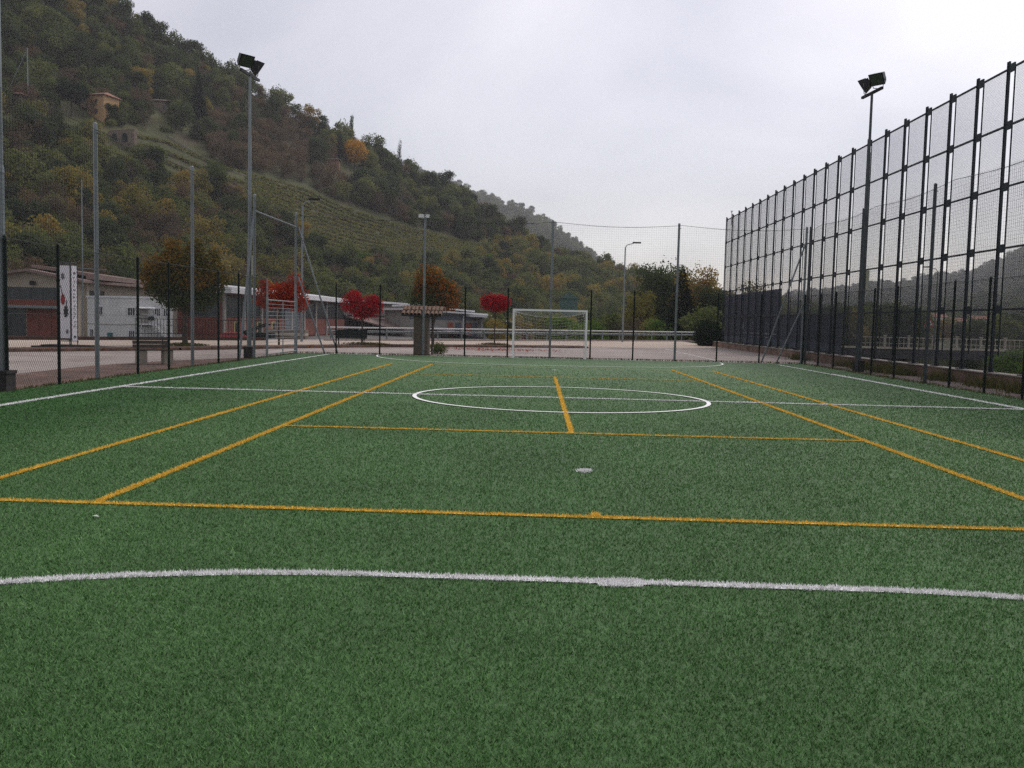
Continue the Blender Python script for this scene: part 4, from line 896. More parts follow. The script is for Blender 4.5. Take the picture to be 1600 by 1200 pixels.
V2, F2, t2_ = leaf_cloud([(0.2*math.sin(i), 0, 2+1.6*i, 1.3-i*.1, 1.2-i*.1, 1.3) for i in range(8)], 1700, 0.40, 74, elong=0.35)
solo('poplar', 624, 275, npmesh('crown', V2, F2, M['leaf_dark'], t2_), 1.2, 'nearly bare poplar standing alone on the ridge right of the golden tree', trunk=trunk_mb(8, .22, 3, 5, 1.0, 13))
solo('fir_tree', 310, 190, conifer_mesh('crown', 4.4, 21, 5600, 1.2, 75), 1.0, 'tall dark fir rising above the brown wood left of the mast', dz=-1)
V, F, t_ = leaf_cloud([(0, 0, 6.4, 4.0, 3.4, 2.2), (-2.0, 0, 6.2, 2.2, 2.2, 1.6), (2.0, 0, 6.0, 2.2, 2.2, 1.6)], 3600, 0.36, 76)
solo('umbrella_pine', 112, 182, npmesh('crown', V, F, M['leaf_fir'], t_), 1.25, 'round-topped dark pine in front of the stone farmhouse', trunk=trunk_mb(4.4, .3, 5, 4, 2.0, 6.5))
V, F, t_ = leaf_cloud([(0, 0, 1.6, 3.0, 2.4, 1.8), (2.6, 0, 1.4, 2.2, 2, 1.5), (-2.5, 0, 1.2, 2, 2, 1.4)], 2000, 0.34, 77)
bushm = npmesh('bush', V, F, M['leaf_green'], t_)
for x, y, s_, lab in ((172, 196, 0.7, 'green bush right below the stone farmhouse'), (262, 206, 0.7, 'small bush on the meadow above the pale terrace wall'), (140, 200, 0.9, 'dark bush under the farmhouse wall beside the pine')):
    p = on_hill(x, y); o = link('hill_bush', bushm); o.location = (p[0], p[1], p[2]-.3); o.scale = (s_,)*3; o.rotation_euler = (0, 0, x); tag(o, lab, 'bush')
for i, (x, y, s_, lab) in enumerate(((118, 218, 1.3, 'pale cane clump on the slope under the stone farmhouse'), (518, 305, 1.0, 'pale cane clump at the top edge of the vineyard'), (562, 412, 1.0, 'bright green clump just below the vineyard'), (592, 330, 0.7, 'small orange bush at the vineyard edge under the dark wood'))):
    p = on_hill(x, y); o = link('cane_clump' if i < 3 else 'orange_bush', VAR['cane'][i % 2] if i < 2 else VAR['bright'][0] if i == 2 else npmesh('orange_bush', *leaf_cloud([(0, 0, 2, 2, 2, 2)], 900, .34, 5)[:2], M['leaf_orange'], leaf_cloud([(0, 0, 2, 2, 2, 2)], 900, .34, 5)[2])); o.location = (p[0], p[1], p[2]-.4); o.scale = (s_*1.5, s_, s_); tag(o, lab, 'bush')
# farmhouses
def house(x, y, w, dpt, h, label, walls, rz, roof='terracotta_far', eave=0.7, rise=1.4, wins=(), side=None):
    p = on_hill(x, y); t = empty('stone_house', (p[0], p[1], p[2]-0.8), label, 'house', rz=rz)
    MB().box(-w/2, w/2, 0, dpt, -3, h).build('wall', M[walls], t)
    rf = MB(); e = eave; hw_ = w/2+e
    top = [(-hw_, -e, h), (hw_, -e, h), (hw_, dpt+e, h), (-hw_, dpt+e, h)]; r1, r2_ = (-hw_+w*.35, dpt/2, h+rise), (hw_-w*.35, dpt/2, h+rise)
    rf.add(top+[r1, r2_]+[(a, b_, c-0.18) for a, b_, c in top], [(0, 1, 5, 4), (1, 2, 5), (2, 3, 4, 5), (3, 0, 4), (9, 8, 7, 6), (0, 6, 7, 1), (1, 7, 8, 2), (2, 8, 9, 3), (3, 9, 6, 0)]); rf.build('roof', M[roof], t)
    for (wx, wz, ww, wh) in wins:
        fr = MB().box(wx-ww/2-.12, wx+ww/2+.12, -0.06, 0.02, wz-.12, wz+wh+.12).build('window', M['grey_render'], t)
        MB().box(wx-ww/2, wx+ww/2, -0.09, -0.062, wz, wz+wh).build('pane', M['window_dark'], fr)
    return t
h_ = house(149, 184, 6.4, 7, 8.0, 'ochre stone farmhouse tower with terracotta roof high on the left hill', 'stone_wall', -0.25, wins=((0.4, 2.2, 0.7, 1.2), (0.4, 5.6, 0.6, .9)))
MB().box(-11.0, -2.8, 0.8, 7.5, -2, 6.0).build('side_wing', M['grey_render'], h_)
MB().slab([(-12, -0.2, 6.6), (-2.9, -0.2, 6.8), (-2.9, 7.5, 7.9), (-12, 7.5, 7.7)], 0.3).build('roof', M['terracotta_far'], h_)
MB().box(-5.0, -2.8, -0.6, 0.8, 4.0, 6.6).build('balcony_bay', M['grey_render'], h_)
MB().box(1.6, 2.1, 2, 2.5, 7.4, 9.2).build('chimney', M['grey_render'], h_)
house(12, 168, 9, 5, 4.5, 'small tiled hut at the left edge high on the hill', 'grey_render', -0.2, rise=1.2, wins=((-2.0, 0.8, 1.6, 2.4), (1.5, 0.8, 1.6, 2.4)))
house(250, 172, 9, 6, 4.2, 'low grey house half hidden in the trees right of the farmhouse', 'grey_render', 0.15, rise=1.0, roof='roof_brown', wins=((1.5, 1.2, 1, 1.4),))
house(518, 262, 6, 5, 4.4, 'pinkish ruined house left of the dark cypress', 'terracotta_far', 0.1, rise=0.6, roof='roof_brown', wins=((-1, 1.5, 1, 1.2), (1.4, 1.5, 1, 1.2)))
# arcade wall under the farmhouse
p = on_hill(186, 222); t = empty('arched_wall', (p[0], p[1]-.5, p[2]-1), 'old stone retaining wall with two dark arches below the farmhouse', 'wall', rz=-0.35)
MB().box(-4.2, 6.2, 0, 1.2, -2, 4.6).build('wall', M['grey_render'], t)
for ax_ in (-1.6, 2.6):
    pl = [(ax_-1.05, 0), (ax_+1.05, 0)]+[(ax_+1.05*math.cos(a), 1.6+1.2*math.sin(a)) for a in np.linspace(0, math.pi, 9)]
    n = len(pl); MB().add([(x, -0.04, z+0.8) for x, z in pl]+[(x, 0.01, z+0.8) for x, z in pl], [tuple(range(n))]+[(i, (i+1) % n, n+(i+1) % n, n+i) for i in range(n)]).build('arch', M['window_dark'], t)
p = on_hill(44, 180); t = empty('utility_mast', tuple(p), 'thin grey mast with a sloping stay beside the hut on the hill', 'mast')
MB().tube((0, 0, -1), (0, 0, 19), 0.2, .14).build('pole', M['galv'], t); MB().tube((-5.2, 0, 8), (0, 0, 18.6), 0.09).build('stay', M['galv'], t)

# ------------------------------------------------------------------ distant hills
def ridge(name, pts, Yd, depth, m, seed, amp, base=-5):
    r = np.random.default_rng(seed); xs = np.array([p[0] for p in pts], float); ys = np.array([p[1] for p in pts], float); n, mm = 220, 24; X_ = np.linspace(xs[0], xs[-1], n); vs = []
    jit = np.cumsum(r.normal(size=n))*0; 
    for i, x in enumerate(X_):
        y = np.interp(x, xs, ys); top = P(x, y, Yd); T = top[0]/Yd
        for j in range(mm):
            v_ = j/(mm-1); Y = Yd-depth*(1-v_); z = base+(top[2]-base)*(v_**0.8) + amp*math.sin(i*.35+j*.9)*math.sin(j*.55+i*.13)*(0.3 if j == mm-1 else 1)*v_ + r.normal()*amp*0.22*v_
            vs.append((T*Y, Y, z))
        vs.append((T*(Yd+depth*.8), Yd+depth*.8, base))
    mm += 1; ii, jj = np.meshgrid(np.arange(n-1), np.arange(mm-1), indexing='ij'); a = (ii*mm+jj).ravel(); F = np.stack([a, a+mm, a+mm+1, a+1], 1)
    me = npmesh(name, np.array(vs), F, m); o = link(name, me); o['kind'] = 'structure'; return vs, mm
M['far_wood'] = mat('far wooded slope', (0.045, 0.052, 0.028), 1, 0, 0.03, 0.45, c2=(0.07, 0.068, 0.035), coords='Object', dirt=((0.08, 0.06, 0.04), 0.02, 0.55))
def far_trees(name, vs, mm, sc_, every=1, seed=1):
    r = random.Random(seed); pts = []
    for i, v_ in enumerate(vs):
        if i % mm == mm-1 or i % mm < 3: continue
        if r.random() < every: pts.append((v_[0]+r.uniform(-9, 9), v_[1]+r.uniform(-12, 12), v_[2]-sc_*2.5, sc_*r.uniform(0.6, 1.15)))
    scatter(name, VAR['dark'][:1]+VAR['green'][:2], pts)
vs, mm = ridge('distant_hill', [(560, 235), (640, 262), (700, 288), (745, 305), (785, 318), (830, 336), (865, 356), (895, 382), (925, 404), (960, 424), (1010, 446), (1070, 462), (1150, 474), (1240, 482)], 1750, 900, M['far_wood'], 1, 4)
far_trees('distant_woodland', vs, mm, 2.1, 0.7)
vs, mm = ridge('valley_hill', [(1080, 490), (1180, 476), (1260, 462), (1330, 452), (1400, 446), (1460, 436), (1520, 428), (1570, 410), (1620, 372), (1700, 300), (1850, 230)], 2300, 1200, M['far_wood'], 2, 6)
far_trees('valley_woodland', vs, mm, 2.6, 0.5, 2)
vs, mm = ridge('lower_valley_hill', [(1180, 512), (1260, 500), (1340, 492), (1420, 482), (1500, 474), (1600, 462), (1750, 440)], 1100, 560, M['far_wood'], 3, 3)
far_trees('lower_valley_woodland', vs, mm, 1.5, 0.5, 3)
# small pale houses across the valley
hs = sorted([(1500, 505, 8), (1508, 512, 14), (1470, 498, 7), (1535, 502, 9), (1440, 500, 6), (1555, 508, 8), (1482, 508, 8)])
for i, (x, y, w) in enumerate(hs):
    Yh = 500+9*(i % 4); p = P(x, y, Yh); t = empty('valley_house', (p[0], p[1], p[2]-3), f'{ORD[i] if i < 6 else "rightmost"} of the tiny pale houses across the valley behind the barrier', 'house', 'pale houses across the valley')
    MB().box(-w/2, w/2, 0, 7, -12, 4).build('wall', M['plaster_far'], t); MB().add([(-w/2-.5, -.5, 4), (w/2+.5, -.5, 4), (w/2+.5, 7.5, 4), (-w/2-.5, 7.5, 4), (-w/2-.5, 3.5, 6), (w/2+.5, 3.5, 6)], [(0, 1, 5, 4), (2, 3, 4, 5), (1, 2, 5), (3, 0, 4), (3, 2, 1, 0)]).build('roof', M['terracotta_far'], t)

# ------------------------------------------------------------------ industrial buildings
def wall_quad(mb, A, B, z0, z1A, z1B=None, proud=0.0):
    """vertical panel from A to B (2D), pushed towards the camera by proud, 0.05 thick"""
    z1B = z1A if z1B is None else z1B; d = Vector((B[0]-A[0], B[1]-A[1])).normalized(); n = Vector((d.y, -d.x))
    a0 = (A[0]+n.x*proud, A[1]+n.y*proud); b0 = (B[0]+n.x*proud, B[1]+n.y*proud); a1 = (a0[0]-n.x*.05, a0[1]-n.y*.05); b1 = (b0[0]-n.x*.05, b0[1]-n.y*.05)
    mb.add([(*a0, z0), (*b0, z0), (*b0, z1B), (*a0, z1A), (*a1, z0), (*b1, z0), (*b1, z1B), (*a1, z1A)], [(0, 1, 2, 3), (5, 4, 7, 6), (4, 0, 3, 7), (1, 5, 6, 2), (3, 2, 6, 7), (4, 5, 1, 0)]); return mb
def lerp2(A, B, t): return (A[0]+(B[0]-A[0])*t, A[1]+(B[1]-A[1])*t)
ZB = -1.5
class Bld:
    """a building given by its facade line A-B and depth; parts in world coordinates relative to A"""
    def __init__(s, name, A, B, depth, label, cat='warehouse'):
        s.A, s.B = A, B; s.t = empty(name, (A[0], A[1], ZB), label, cat); s.L = math.hypot(B[0]-A[0], B[1]-A[1]); s.d = Vector((B[0]-A[0], B[1]-A[1]))/s.L; s.n = Vector((s.d.y, -s.d.x)); s.depth = depth
    def pt(s, u, w, z): q = s.d*u - s.n*w; return (q.x, q.y, z)      # u along, w into the building
    def body(s, zA, zB, m, name='wall'):
        p = s.pt; L_, D = s.L, s.depth
        return MB().add([p(0,0,-.5),p(L_,0,-.5),p(L_,D,-.5),p(0,D,-.5),p(0,0,zA),p(L_,0,zB),p(L_,D,zB),p(0,D,zA)], [(0,3,2,1),(4,5,6,7),(0,1,5,4),(1,2,6,5),(2,3,7,6),(3,0,4,7)]).build(name, M[m], s.t)
    def panel(s, name, u0, u1, z0, z1, m, proud=0.05, parent=None, z1b=None):
        p = s.pt; z1b = z1 if z1b is None else z1b
        return MB().add([p(u0,-proud,z0),p(u1,-proud,z0),p(u1,-proud,z1b),p(u0,-proud,z1),p(u0,0.02,z0),p(u1,0.02,z0),p(u1,0.02,z1b),p(u0,0.02,z1)], [(0,1,2,3),(5,4,7,6),(4,0,3,7),(1,5,6,2),(3,2,6,7),(4,5,1,0)]).build(name, M[m], parent or s.t)
    def roof(s, zA, zB, over, t, m, name='roof', u0=None, u1=None, back=None, rise=0.0):
        p = s.pt; u0 = -over if u0 is None else u0; u1 = s.L+over if u1 is None else u1; D = s.depth if back is None else back
        q = [p(u0,-over,zA),p(u1,-over,zB),p(u1,D+over,zB+rise),p(u0,D+over,zA+rise)]
        return MB().slab(q, t).build(name, M[m], s.t)
def TX(x, Y): return (P(x, 500, Y)[0], Y)
# gabled warehouse at the left
YA = 104
A, B = TX(-40, YA), TX(122, YA); w = Bld('gabled_warehouse', A, B, 42, 'cream and brick gabled warehouse at the far left behind the road')
hz = lambda y, Y=YA, x=60: P(x, y, Y)[2]-ZB
zc = hz(435); w.body(zc, zc, 'cream')
ap = hz(424); mid = w.L*0.56
p = w.pt
MB().add([p(0,-.03,zc), p(w.L,-.03,zc), p(mid,-.03,ap), p(0,.1,zc), p(w.L,.1,zc), p(mid,.1,ap)], [(0,1,2), (5,4,3), (0,3,4,1), (1,4,5,2), (2,5,3,0)]).build('gable', M['cream'], w.t)
MB().slab([p(-1,-1.2,zc-.1), p(mid,-1.2,ap+.25), p(mid,w.depth,ap+.25), p(-1,w.depth,zc-.1)], 0.3).build('roof', M['roof_brown'], w.t)
MB().slab([p(mid,-1.2,ap+.25), p(w.L+1.2,-1.2,zc-.1), p(w.L+1.2,w.depth,zc-.1), p(mid,w.depth,ap+.25)], 0.3).build('roof', M['roof_brown'], w.t)
MB().tube(p(w.L*.56,-.3,hz(442)), p(w.L*.60,-.3,hz(443)), 0.25).build('vent_pipe', M['black_metal'], w.t)
wd = w.panel('window_band', 0, w.L, hz(468), hz(449), 'window_dark', 0.06)
for k in range(1, 9): w.panel('mullion', w.L*k/9-.05, w.L*k/9+.05, hz(468), hz(449), 'galv_dark', 0.10, wd)
w.panel('wall_panel', 0, w.L, hz(477), hz(468.5), 'brick', 0.05)
w.panel('canopy', 0, w.L, hz(481.5), hz(478), 'galv', 1.4)
w.panel('sliding_door', w.L*.22, w.L*.50, -0.4, hz(483), 'window_dark', 0.08)
for k in range(4): w.panel('brick_panel', w.L*(.51+.12*k), w.L*(.51+.12*k)+w.L*.115, -0.4, hz(483), 'brick', 0.08)
# side of that warehouse receding to the right
A2, B2 = B, TX(240, 128); s_ = Bld('long_warehouse', (A2[0]+.35, A2[1]+1.2), B2, 5, 'long low warehouse with brown eaves behind the white cabin')
zs = hz(431, YA, 125); s_.body(zs-.4, zs-.6, 'cream'); s_.roof(zs+.25, zs+.1, 1.3, 0.35, 'roof_brown', rise=1.0, u0=.1); s_.panel('window_band', 1.0, s_.L-.5, zs-3.6, zs-1.6, 'window_dark', .06); s_.panel('fascia', .1, s_.L+.6, zs-.35, zs+.12, 'roof_brown', 1.33)
for k in range(7): s_.panel('pilaster', s_.L*k/7, s_.L*k/7+.5, -.4, zs-.6, 'cream', .14)
s_.panel('wall_panel', 1, s_.L-.5, -.4, zs-3.7, 'brick', .05)
# second part of the same warehouse up to the brick one
A3, B3 = TX(228, 130), TX(352, 138); s3 = Bld('brick_warehouse', A3, B3, 14, 'brick warehouse glimpsed under the crown of the large maple')
z3 = 1.58+1.5+(hor(290)-447)/FPX*132; s3.body(z3, z3, 'brick'); s3.roof(z3+.3, z3+.3, 1.2, .35, 'roof_brown'); s3.panel('window_band', .5, s3.L-.5, z3-2.8, z3-.5, 'window_dark', .06)
for k in (0.30, 0.46, 0.62, 0.8): s3.panel('pilaster', s3.L*k, s3.L*k+.5, -.4, z3-.2, 'creamgrey', .16)
for k in (.52, .72): fr = s3.panel('window', s3.L*k, s3.L*k+1.5, 1.0, 3.1, 'yellow_wall', .12); s3.panel('pane', s3.L*k+.3, s3.L*k+1.3, 1.2, 2.9, 'window_dark', .16, fr)
# brick warehouse with white fascia
A4, B4 = TX(346, 100), TX(537, 157); s4 = Bld('long_brick_warehouse', A4, B4, 4.0, 'brick warehouse with white roof edge running away behind the corner gate')
z4 = 1.58+1.5+(hor(348)-449)/FPX*100
s4.body(z4-.5, z4-.5, 'brick')
_p = s4.pt; MB().add([_p(-.06, .15, z4-3.3), _p(-.06, 3.85, z4-3.3), _p(-.06, 3.85, z4-.9), _p(-.06, .15, z4-.9), _p(.02, .15, z4-3.3), _p(.02, 3.85, z4-3.3), _p(.02, 3.85, z4-.9), _p(.02, .15, z4-.9)], [(0, 3, 2, 1), (4, 5, 6, 7), (0, 1, 5, 4), (1, 2, 6, 5), (2, 3, 7, 6), (3, 0, 4, 7)]).build('end_window', M['window_dark'], s4.t)
s4.roof(z4, z4, 1.6, .25, 'fascia', rise=.8); s4.panel('fascia', -1.4, s4.L+1.4, z4-.62, z4+.02, 'fascia', 1.66)
s4.panel('window_band', .6, s4.L-.2, z4-3.3, z4-.9, 'window_dark', .05)
for k in range(9):
    s4.panel('pilaster', s4.L*k/9+.2, s4.L*k/9+.8, -.4, z4-.5, 'creamgrey', .25); s4.panel('brick_panel', s4.L*k/9+.9, s4.L*(k+1)/9+.1, .2, z4-3.4, 'brick', .10)
for k in (.06, .20, .30): fr = s4.panel('window', s4.L*k, s4.L*k+1.6, .2, 2.2, 'yellow_wall', .16); s4.panel('pane', s4.L*k+.4, s4.L*k+1.4, .5, 2.1, 'window_dark', .2, fr)
sh = s4.panel('shutter', s4.L*.40, s4.L*.52, -.4, 4.2, 'grey_door', .16)
for k in range(10): s4.panel('slat', s4.L*.40, s4.L*.52, k*.44, k*.44+.05, 'creamgrey', .20, sh)
# low building with window strip
A5, B5 = TX(532, 160), TX(650, 172); s5 = Bld('low_factory', A5, B5, 22, 'low grey factory with a strip of dark windows behind the heart-shaped red tree')
zz5 = lambda y: 1.58+1.5+(hor(590)-y)/FPX*165
s5.body(zz5(473), zz5(476), 'creamgrey'); s5.roof(zz5(469), zz5(473), 1.4, .35, 'fascia', rise=.5); s5.panel('painted_eave_shadow', -1, s5.L+.6, zz5(477), zz5(473.5), 'window_dark', .6)  # dark strip below the roof edge paints in the eave's shadow
st = s5.panel('window_strip', 0, s5.L, zz5(500.5), zz5(493), 'window_dark', .06)
for k in range(14): s5.panel('mullion', s5.L*k/14, s5.L*k/14+.12, zz5(500.5), zz5(493), 'fascia', .10, st)
s5.panel('brick_wall', 0, s5.L, -.4, zz5(501.5), 'brick2', .08)
MB().slab([s5.pt(s5.L*.05, -14, 1.4), s5.pt(s5.L*1.2, -14, 1.2), s5.pt(s5.L*1.2, -.1, 3.2), s5.pt(s5.L*.05, -.1, 3.2)], .25).build('lean_to_roof', M['roof_brown'], s5.t)
for k in range(6): MB().box(*(lambda q: (q[0]-.1, q[0]+.1, q[1]-.1, q[1]+.1))(s5.pt(s5.L*(.1+.2*k), -13.5, 0)), 0, 1.2).build('post', M['galv_dark'], s5.t)
# workshop with orange and blue doors
A6, B6 = TX(640, 150), TX(757, 156); s6 = Bld('workshop', A6, B6, 14, 'low workshop with orange and blue-grey doors right of the tiled pillar')
zz6 = lambda y: 1.58+1.5+(hor(710)-y)/FPX*153
s6.body(zz6(486), zz6(491), 'creamgrey'); s6.roof(zz6(483.5), zz6(489.5), 1.2, .3, 'fascia'); s6.roof(zz6(478), zz6(484.5), .2, .25, 'fascia', name='upper_roof', u1=s6.L*.86, back=9); s6.panel('window_band', 0, s6.L*.98, zz6(500), zz6(491), 'grey_door', .05, z1b=zz6(493))
for u, c in ((.50, 'orange'), (.60, 'grey_door'), (.745, 'orange'), (.82, 'grey_door')): s6.panel('door', s6.L*u, s6.L*(u+.075), .1, zz6(504), c, .10)
s6.panel('corner_post', s6.L*.955, s6.L*.975, -.3, zz6(493), 'fascia', .2); s6.panel('corner_post', s6.L*.70, s6.L*.72, -.3, zz6(493), 'fascia', .2)
MB().slab([s6.pt(s6.L*.1, -9, 1.4), s6.pt(s6.L*.72, -9, .2), s6.pt(s6.L*.72, -.1, .3), s6.pt(s6.L*.1, -.1, 3.0)], .2).build('lean_to_roof', M['roof_dark'], s6.t)
# open shed
A7, B7 = TX(755, 152), TX(797, 156); s7 = Bld('open_shed', A7, B7, 9, 'open steel shed with white sloping roof by the round red tree', 'shed')
MB().slab([s7.pt(-.8, -.8, zz6(492)), s7.pt(s7.L+.4, -.8, zz6(500)), s7.pt(s7.L+.4, 9, zz6(499)), s7.pt(-.8, 9, zz6(490.5))], .3).build('roof', M['fascia'], s7.t)
for k in (0.02, .33, .66, .96):
    for w_ in (.2, 8): q = s7.pt(s7.L*k, w_, 0); MB().box(q[0]-.08, q[0]+.08, q[1]-.08, q[1]+.08, -.3, zz6(492+8*k)-.3).build('post', M['galv'], s7.t)
MB().tube(s7.pt(s7.L*.02, .2, .3), s7.pt(s7.L*.33, .2, 2.2), .06).build('brace', M['galv'], s7.t)
# yellowish low wall right of it
A8, B8 = TX(800, 150), TX(826, 150); s8 = Bld('small_hut', A8, B8, 4, 'small faded yellow hut seen between the goal and the round red tree', 'hut'); s8.body(2.0, 1.9, 'yellow_wall'); s8.roof(2.1, 2.0, .3, .15, 'roof_brown')
s8.panel('door', s8.L*.6, s8.L*.85, 0, 1.7, 'orange', .06)
# green netting roofed greenhouse and ruin behind the goal
A9, B9 = TX(874, 240), TX(902, 240); s9 = Bld('greenhouse', A9, B9, 6, 'pale green net-covered shelter in the wood above the goal', 'shelter'); s9.body(zz_ := 9.2, 9.2, 'green_sheet'); MB().add([s9.pt(-.3,-.3,9.2), s9.pt(s9.L+.3,-.3,9.2), s9.pt(s9.L+.3,6.3,9.2), s9.pt(-.3,6.3,9.2), s9.pt(s9.L*.5,-.3,11.0), s9.pt(s9.L*.5,6.3,11.0)], [(0,1,4),(2,3,5),(1,2,5,4),(3,0,4,5),(3,2,1,0)]).build('roof', M['green_sheet'], s9.t)
# white two-storey cabin with outside stair
YC = 92
c0, cm, c1 = TX(137, YC+4), TX(190, YC), TX(270, YC+3)
zc_ = lambda y, Y=YC, x=190: P(x, y, Y)[2]-ZB
cb = Bld('white_cabin', cm, c1, 8, 'white two-storey cabin with an outside stair behind the large maple', 'cabin')
H1, H2 = zc_(463), zc_(466)
pc = [(0, 0), (c1[0]-cm[0], c1[1]-cm[1]), (c1[0]-cm[0]-4.5, c1[1]-cm[1]+8), (c0[0]-cm[0]-1, c0[1]-cm[1]+6), (c0[0]-cm[0], c0[1]-cm[1])]
MB().prism(pc, -.4, H1-.15).build('wall', M['site_white'], cb.t)
MB().prism([(x*1.03, y*1.03-.12 if i < 2 or i == 4 else y) for i, (x, y) in enumerate(pc)], H1-.15, H1+.05).build('roof', M['fascia'], cb.t)
cb.panel('belt_course', 0, cb.L, zc_(507), zc_(506), 'creamgrey', .05)
def win(b_, u, z, w__, h__, bars=2):
    fr = b_.panel('window', u-.1, u+w__+.1, z-.1, z+h__+.1, 'fascia', .06); b_.panel('pane', u, u+w__, z, z+h__, 'window_dark', .075, fr)
    for k in range(1, bars+1): b_.panel('window_bar', u+w__*k/(bars+1)-.025, u+w__*k/(bars+1)+.025, z, z+h__, 'fascia', .09, fr)
win(cb, 0.6, zc_(492), .65, zc_(481)-zc_(492)); win(cb, 3.25, zc_(492.5), .5, .75); win(cb, 4.15, zc_(492.5), .5, .75); win(cb, .7, zc_(528), .5, .75)
cb.panel('door', 1.75, 2.55, zc_(510), zc_(482), 'creamgrey', .06)
MB().slab([cb.pt(1.4, -1.1, zc_(480.5)), cb.pt(3.1, -1.1, zc_(480.5)), cb.pt(3.1, 0, zc_(478)), cb.pt(1.4, 0, zc_(478))], .06).build('porch_roof', M['fascia'], cb.t)
cb.panel('dark_unit', 2.6, 3.1, zc_(499.5), zc_(493.5), 'window_dark', .35)
MB().slab([cb.pt(1.6, -1.2, zc_(505)), cb.pt(3.0, -1.2, zc_(505)), cb.pt(3.0, 0, zc_(505)), cb.pt(1.6, 0, zc_(505))], .12).build('landing', M['fascia'], cb.t)
zl = zc_(505); stp = MB().box(-.13, .13, -.45, .45, -.03, .03).mesh('step', M['fascia'])
for k in range(9):
    q = cb.pt(3.05+.17*k, -.75, zl-.19*(k+1)); o = link('step', stp, cb.t, q)
for s__ in (-.3, -1.2):
    MB().tube(cb.pt(3.0, s__, zl-.05), cb.pt(4.7, s__, zl-1.85), .05).build('stringer', M['fascia'], cb.t); MB().tube(cb.pt(3.0, s__, zl+.95), cb.pt(4.7, s__, zl-.85), .035).tube(cb.pt(1.6, s__ if s__ < -1 else -1.2, zl+.95), cb.pt(3.0, s__ if s__ < -1 else -1.2, zl+.95), .035).build('handrail', M['fascia'], cb.t)
    for k in range(6): u = 3.0+.34*k; z = zl-1.8*(.34*k)/1.7; MB().tube(cb.pt(u, s__, z), cb.pt(u, s__, z+.95), .022).build('baluster', M['fascia'], cb.t)
MB().tube(cb.pt(1.65, -1.2, -.2), cb.pt(1.65, -1.2, zl), .04).tube(cb.pt(2.95, -1.2, -.2), cb.pt(2.95, -1.2, zl), .04).build('landing_leg', M['fascia'], cb.t)
# its left return wall windows
rt = Bld('x', c0, cm, 1, 'x'); bpy.data.objects.remove(rt.t); rt.t = empty('tmp', (c0[0], c0[1], ZB)); rt.t.parent = None
def reparent(o, par, off): o.parent = par; o.location = off
offv = (c0[0]-cm[0], c0[1]-cm[1], 0)
for (u, z, w__, h__) in ((2.35, zc_(492), .75, .8), (.6, zc_(528), .6, .75)):
    before = set(bpy.data.objects); win(rt, u, z, w__, h__)
    for o in set(bpy.data.objects)-before:
        if o.parent == rt.t: reparent(o, cb.t, offv)
o = rt.panel('belt_course', 0, rt.L, zc_(508), zc_(507), 'creamgrey', .05); reparent(o, cb.t, offv)
o = rt.panel('teal_panel', rt.L*.66, rt.L*.66+.55, .1, .85, 'teal', .3); reparent(o, cb.t, offv)
bpy.data.objects.remove(rt.t)
# dark railing and low wall along the road edge
def along(x): return (x, edgeY(x)-0.35)
rl = empty('road_railing', (*along(-24), 0), 'dark metal railing on a low wall along the road edge before the white cabin', 'railing')
xs_ = np.linspace(-5.0, 4.5, 9)
d0 = Vector((1, .97)).normalized()
MB().add([(d0.x*-5.5+.1, d0.y*-5.5, -.1), (d0.x*9.5+.1, d0.y*9.5, -.1), (d0.x*9.5, d0.y*9.5+.2, -.1), (d0.x*-5.5, d0.y*-5.5+.2, -.1), (d0.x*-5.5+.1, d0.y*-5.5, .16), (d0.x*9.5+.1, d0.y*9.5, .16), (d0.x*9.5, d0.y*9.5+.2, .16), (d0.x*-5.5, d0.y*-5.5+.2, .16)], [(0,3,2,1),(4,5,6,7),(0,1,5,4),(1,2,6,5),(2,3,7,6),(3,0,4,7)]).build('low_wall', M['soil'], rl)
for k in (0.2, 1.05): MB().tube((d0.x*1.5, d0.y*1.5+.1, .15+k), (d0.x*9.4, d0.y*9.4+.1, .15+k), .02).build('rail', M['green_post'], rl)
brm = MB().tube((0, 0, .15), (0, 0, 1.2), .012, n=5).mesh('railing_bar', M['green_post'])
for k in range(44): q = d0*(1.5+.18*k); link('railing_bar', brm, rl, (q.x, q.y+.1, 0))
# red car parked in the yard
def car(loc, rz, label):
    t = empty('parked_car', loc, label, 'car', rz=rz)
    prof = [(-2.0, .35), (-2.02, .75), (-1.85, .92), (-1.2, .98), (-.55, 1.42), (.75, 1.45), (1.5, 1.05), (1.95, .9), (2.0, .4)]
    n = len(prof); vs = []
    for s, kx in ((-.82, 1), (.82, 1)):
        for x, z in prof: vs.append((x, s*(0.82 if z > 1.1 else 1), z))
    MB().add(vs, [tuple(range(n-1, -1, -1)), tuple(range(n, 2*n))]+[(i, (i+1) % n, n+(i+1) % n, n+i) for i in range(n)]).build('body', M['car_red'], t)
    for s in (-1, 1):
        MB().add([(-1.05, s*.79, 1.0), (1.3, s*.79, 1.0), (.7, s*.70, 1.38), (-.5, s*.70, 1.36)], [(0, 1, 2, 3) if s < 0 else (3, 2, 1, 0)]).build('side_window', M['window_dark'], t)
        for x in (-1.25, 1.25): wh = MB().tube((x, s*.66, .32), (x, s*.86, .32), .32, n=14).build('wheel', M['rubber'], t); MB().tube((x, s*.86, .32), (x, s*.875, .32), .19, n=12).build('rim', M['galv'], wh)
        MB().cbox((-1.98, s*.6, .72), .06, .28, .12).build('headlight', M['white_plastic'], t)
    MB().add([(-1.18, -.62, 1.01), (-1.18, .62, 1.01), (-.58, .58, 1.40), (-.58, -.58, 1.40)], [(0, 3, 2, 1)]).build('windscreen', M['window_dark'], t)
q = TX(360, 78); car((q[0], q[1], -1.45), 0.25, 'small red car parked in the yard behind the green fence')
